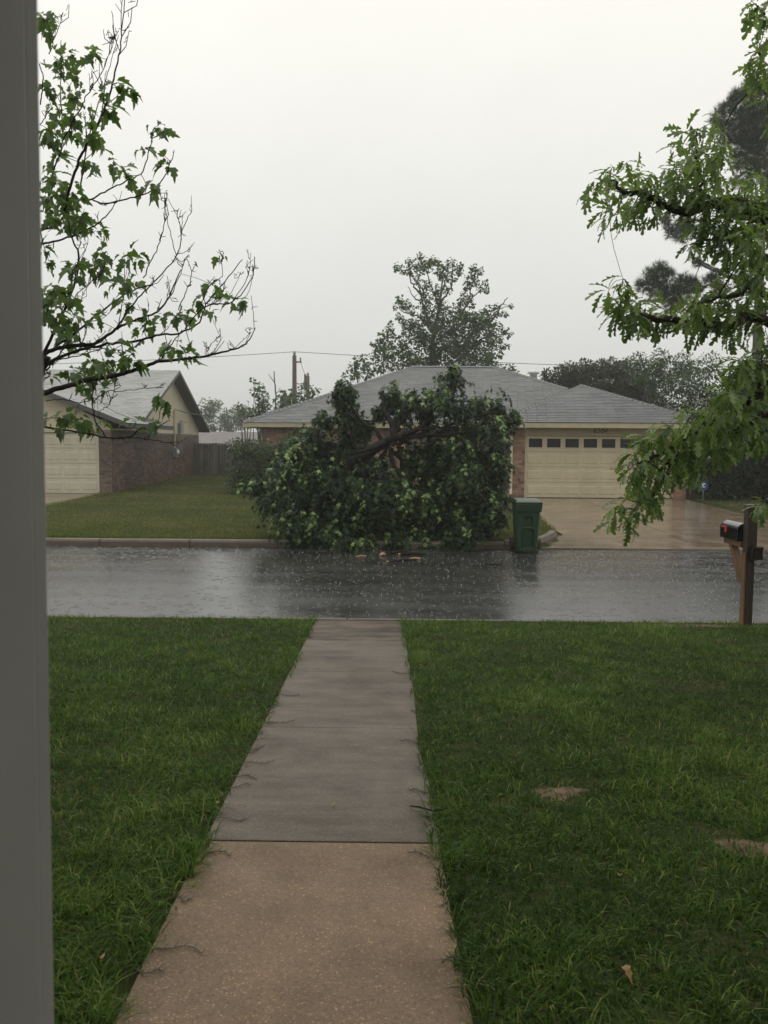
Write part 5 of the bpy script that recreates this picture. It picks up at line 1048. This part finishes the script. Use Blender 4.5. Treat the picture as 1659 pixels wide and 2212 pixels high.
CP = [(1270, 590, 55), (1200, 650, 55), (1330, 660, 85), (1130, 720, 55), (1060, 780, 45), (1200, 760, 85), (1300, 780, 95), (1390, 760, 80), (1080, 850, 55), (1180, 880, 85), (1300, 900, 105), (1390, 900, 90), (1110, 940, 50), (1250, 1000, 95), (1370, 1030, 95), (1200, 1080, 60), (1300, 1130, 80), (1380, 1150, 70), (1180, 1220, 35), (1260, 1240, 45), (720, 1470, 32), (750, 1550, 50), (840, 1500, 50), (820, 1590, 45), (880, 1550, 40), (740, 1250, 35), (620, 1850, 55), (680, 1810, 55), (730, 1840, 45), (560, 1920, 45), (650, 1930, 75), (740, 1950, 75), (830, 1890, 55), (880, 1910, 55), (820, 1980, 65), (930, 1930, 40), (1020, 1880, 50), (1080, 1930, 50), (760, 2040, 65), (930, 1760, 25), (1240, 1880, 60)]
for q in CP: t4.cluster(*q, int(16 + (q[2] / 10.) ** 2 * 2.6), .26, px=.3225, spread=.5, droop=-.3, tone=(.4, .25), tw=.014, shell=.5)
t4.wood.build('trunk', M['bark_grey'], PN, smooth=True); t4.fol.build('crown', TUFT, LM['needle'], PN)
# tall tree behind the roof
z7 = lambda x, y: (713.2 + x * .2811, 521.2 + y * .2811)
BT = thing('tall_back_tree', (at(940, 800, 46)[0], 46, .7), 'tall open crowned tree rising behind the middle of the house roof', 'tree', 'trees beyond the houses')
t5 = Tree(z7); bx_ = at(940, 800, 46)[0]
t5.limb([(790, 1150), (790, 900), (790, 760), (820, 620), (850, 420), (870, 250)], 46, 46, .20, .03, k=8, wob=.03)
for pts in ([(800, 800), (960, 640), (1060, 450), (1110, 250), (1180, 190)], [(790, 900), (1000, 720), (1180, 640), (1300, 520), (1400, 500)], [(800, 720), (720, 500), (680, 330), (600, 250), (500, 195)], [(840, 500), (770, 330), (700, 130)], [(850, 480), (930, 330), (940, 170)], [(790, 800), (640, 640), (540, 590)], [(790, 700), (680, 580), (560, 540), (500, 495)], [(800, 850), (1100, 780), (1240, 720), (1380, 720)], [(1150, 760), (1250, 800), (1340, 870)], [(1000, 560), (1100, 420), (1210, 370)], [(740, 430), (660, 450), (600, 350)], [(1240, 620), (1310, 500), (1370, 430)], [(860, 380), (900, 260), (1000, 200)], [(700, 420), (620, 300), (610, 180)]):
    t5.limb(pts, 46, 45.5 + rng.normal(0, .8), .06, .014, k=5, spurs=3, wob=.04)
C7 = [(690, 115, 25), (520, 200, 35), (560, 220, 35), (610, 160, 38), (620, 220, 42), (680, 170, 45), (740, 160, 45), (790, 150, 38), (830, 160, 30), (760, 200, 42), (700, 220, 38), (840, 230, 45), (890, 200, 38), (930, 160, 36), (960, 210, 40), (1000, 200, 30), (1000, 240, 32), (940, 290, 40), (900, 270, 36), (850, 260, 38), (740, 330, 44), (680, 320, 30), (820, 370, 40), (900, 380, 36), (660, 270, 26), (700, 390, 26), (1100, 200, 30), (1100, 250, 40), (1160, 230, 28), (1070, 300, 44), (1050, 340, 36), (1120, 320, 30), (1190, 320, 22), (1200, 370, 30), (1150, 370, 22), (1050, 420, 52), (1010, 460, 40), (1080, 490, 32), (990, 500, 38), (740, 430, 46), (820, 430, 42), (540, 450, 36), (590, 480, 40), (510, 500, 30), (620, 530, 40), (560, 490, 34), (530, 580, 26), (560, 620, 36), (600, 640, 48), (640, 620, 40), (650, 660, 54), (590, 690, 44), (720, 500, 55), (790, 520, 55), (870, 500, 55), (880, 580, 65), (740, 590, 55), (960, 540, 55), (1000, 580, 62), (1050, 570, 52), (1100, 580, 44), (1150, 560, 36), (1210, 530, 40), (1270, 500, 30), (1280, 560, 26), (1340, 560, 26), (1390, 500, 20), (1180, 600, 44), (1230, 620, 44), (1280, 660, 40), (1330, 680, 36), (1370, 710, 36), (1240, 700, 44), (1300, 740, 36), (1250, 780, 40), (1320, 800, 36), (1360, 810, 26), (1300, 870, 26)]
for xx_ in range(700, 1200, 62):
    for yy_ in range(620, 1000, 62): C7.append((xx_ + rng.normal(0, 18), yy_ + rng.normal(0, 18), 62))
for q in C7: t5.cluster(*q, int(14 + (q[2] / 10.) ** 2 * 3.4), .14, px=.2811, spread=.7, droop=.4, tone=(.45, .25), tw=.014)
t5.wood.build('trunk', M['bark_grey'], BT, smooth=True); t5.fol.build('crown', BROAD, LM['back'], BT)
bush('round_back_tree', 'lower bushy tree beside the left end of the house ridge', 'tree', zb(z7, [(460, 660, 32), (450, 700, 42), (400, 740, 40), (350, 790, 36), (420, 790, 55), (480, 760, 48), (340, 870, 38), (400, 860, 58), (470, 850, 58), (540, 830, 62), (260, 890, 26), (210, 910, 30), (270, 940, 46), (180, 960, 36), (210, 1000, 46), (290, 1000, 56), (380, 950, 66), (460, 930, 66), (140, 1040, 45), (200, 1050, 40), (580, 760, 55), (600, 840, 62), (620, 900, 70), (550, 940, 66), (640, 960, 60)], 44, .2811, .6), LM['back'], BROAD, .15, 5, (at(860, 790, 44)[0], 44, .6), 'trees beyond the houses')
bush('back_shrub', 'leafy treetop showing over the right slope of the main roof', 'tree', zb(z7, [(1230, 930, 44), (1310, 970, 36), (1380, 980, 36), (1420, 1000, 26), (1220, 880, 36), (1180, 960, 50), (1270, 1010, 50), (1370, 1040, 50)], 43, .2811, .4), LM['back'], BROAD, .14, 5, (at(1070, 800, 43)[0], 43, .6), 'trees beyond the houses')
z8 = lambda x, y: (493.7 + x * .16535, 740.6 + y * .16535)
bush('slender_back_tree', 'slim dark leafy tree left of the utility poles behind the house', 'tree', zb(z8, [(325, 500, 38), (400, 570, 55), (330, 640, 48), (440, 620, 48), (390, 680, 65), (480, 720, 65), (410, 760, 65), (460, 820, 75), (380, 850, 60), (510, 810, 50), (440, 900, 80), (350, 940, 70)], 45, .16535, .3), LM['back'], BROAD, .14, 5, (at(563, 880, 45)[0], 45, .6), 'trees beyond the houses')
bush('low_back_tree', 'low leafy branches just over the left corner of the roof', 'tree', zb(z8, [(120, 810, 38), (150, 860, 48), (220, 880, 48), (310, 880, 55), (260, 765, 22), (250, 940, 60), (330, 960, 70), (180, 920, 45)], 47, .16535, .3), LM['back'], BROAD, .14, 4, (at(530, 880, 47)[0], 47, .6), 'trees beyond the houses')
bush('pole_tree', 'leafy crown growing round the bases of the utility poles', 'tree', zb(z8, [(710, 620, 45), (700, 690, 55), (760, 740, 65), (830, 650, 50), (820, 720, 65), (640, 780, 55), (950, 550, 22), (1000, 580, 45), (930, 640, 55), (1000, 680, 65), (920, 720, 65), (1090, 600, 52), (1120, 650, 45), (1180, 610, 26), (1080, 700, 60), (700, 790, 60), (820, 800, 70), (640, 850, 60), (960, 790, 60)], 46, .16535, .4), LM['back'], BROAD, .14, 3.6, (at(640, 870, 46)[0], 46, .6), 'trees beyond the houses')
tb = Tree(z8); SN = thing('bare_tree', (at(595, 850, 55)[0], 55, .7), 'thin leafless grey tree left of the transformer', 'tree', 'trees beyond the houses')
tb.limb([(600, 1000), (620, 700), (600, 500), (595, 370)], 55, 55, .06, .03, spurs=3, wob=.02); tb.limb([(600, 520), (560, 460), (520, 410)], 55, 55, .03, .015, wob=.02); tb.limb([(620, 660), (680, 590)], 55, 55, .03, .015, n=6, wob=.02)
tb.wood.build('trunk', M['bark_grey'], SN)
for i, (xf, yf, r_, lab) in enumerate(((458, 895, 26, 'pale hazy far tree right beside the left gable'), (490, 905, 30, 'pale hazy far tree in the middle of the gap between the houses'), (525, 898, 30, 'pale hazy far tree beside the left roof corner of the house'))):
    bl = [((xf + rng.normal(0, 9), yf + rng.uniform(-22, 30), rng.uniform(10, 17))) for _ in range(12)]
    bush('far_tree', lab, 'tree', zb(lambda u, v: (u, v), bl, 98 + 4 * i, 1, 1.5), LM['pale'], OVATE, .34, 6, (at(xf, 900, 98)[0], 98 + 4 * i, .9), 'far trees between the houses')

# ------------------------------------------------------------------ rain: splashes on the road, drops in the air
n = 4500; x = rng.uniform(-9, 9, n); y = rng.uniform(ROAD0 + .1, ROAD1 - .1, n); k = np.abs(x) < .5 * y + .5; x, y = x[k], y[k]; n = len(x)
z = .045 * np.sin(np.pi * (y - ROAD0) / (ROAD1 - ROAD0)); hs_ = rng.gamma(1.4, .006, n) + .003; ws = rng.uniform(.004, .009, n)
ang = np.arange(3) * 2 * np.pi / 3
v = np.zeros((n, 4, 3))
for j in range(3): v[:, j] = np.stack([x + ws * np.cos(ang[j]), y + ws * np.sin(ang[j]), z], 1)
v[:, 3] = np.stack([x + rng.normal(0, .006, n), y, z + hs_], 1)
T = (np.arange(n) * 4)[:, None, None] + np.array([(0, 1, 3), (1, 2, 3), (2, 0, 3)])[None]
m, t, p = principled('splash_water'); p.inputs['Base Color'].default_value = (.9, .92, .92, 1); p.inputs['Transmission Weight'].default_value = .7; p.inputs['Roughness'].default_value = .15; p.inputs['IOR'].default_value = 1.33; M['water'] = m
n2 = 3000; x = rng.uniform(-8.5, 8.5, n2); y = rng.uniform(ROAD0 + .1, ROAD1 - .1, n2); rr_ = rng.uniform(.012, .05, n2); zz = .045 * np.sin(np.pi * (y - ROAD0) / (ROAD1 - ROAD0))
K = 10; an_ = np.arange(K) * 2 * np.pi / K; rv = np.zeros((n2, K, 3, 3))
for j, (dr_, dz_) in enumerate(((-.006, .0006), (0, .0026), (.006, .0006))):
    rv[:, :, j, 0] = x[:, None] + (rr_[:, None] + dr_) * np.cos(an_); rv[:, :, j, 1] = y[:, None] + (rr_[:, None] + dr_) * np.sin(an_); rv[:, :, j, 2] = zz[:, None] + dz_
tt_ = []
for a in range(K):
    b = (a + 1) % K
    for j in range(2): tt_ += [(a * 3 + j, b * 3 + j, b * 3 + j + 1), (a * 3 + j, b * 3 + j + 1, a * 3 + j + 1)]
RT = (np.arange(n2) * K * 3)[:, None, None] + np.array(tt_)[None]
mr, tr2, pr_ = principled('ripple_water'); pr_.inputs['Base Color'].default_value = (.035, .034, .033, 1); pr_.inputs['Roughness'].default_value = .08; pr_.inputs['IOR'].default_value = 1.33
tag(tri_mesh('rain_ripples', rv.reshape(-1, 3), RT.reshape(-1, 3), mr), 'ring ripples of raindrops all over the wet road', 'ripples', kind='stuff')
tag(tri_mesh('rain_splashes', v.reshape(-1, 3), T.reshape(-1, 3), m), 'small splashes of heavy rain jumping off the wet road', 'splashes', kind='stuff')

# ------------------------------------------------------------------ rain haze
m = bpy.data.materials.new('rain_haze'); m.use_nodes = True; t = m.node_tree; t.nodes.clear()
pv = nd(t, 'ShaderNodeVolumePrincipled'); pv.inputs['Color'].default_value = (.93, .94, .93, 1); pv.inputs['Density'].default_value = .0017; pv.inputs['Anisotropy'].default_value = 0.3
ou = nd(t, 'ShaderNodeOutputMaterial'); t.links.new(pv.outputs[0], ou.inputs['Volume'])
hz = MB().box(-340, 340, -45, 390, -1.6, 19).build('haze', m); tag(hz, 'pale grey rain haze filling the air', 'haze', kind='stuff')
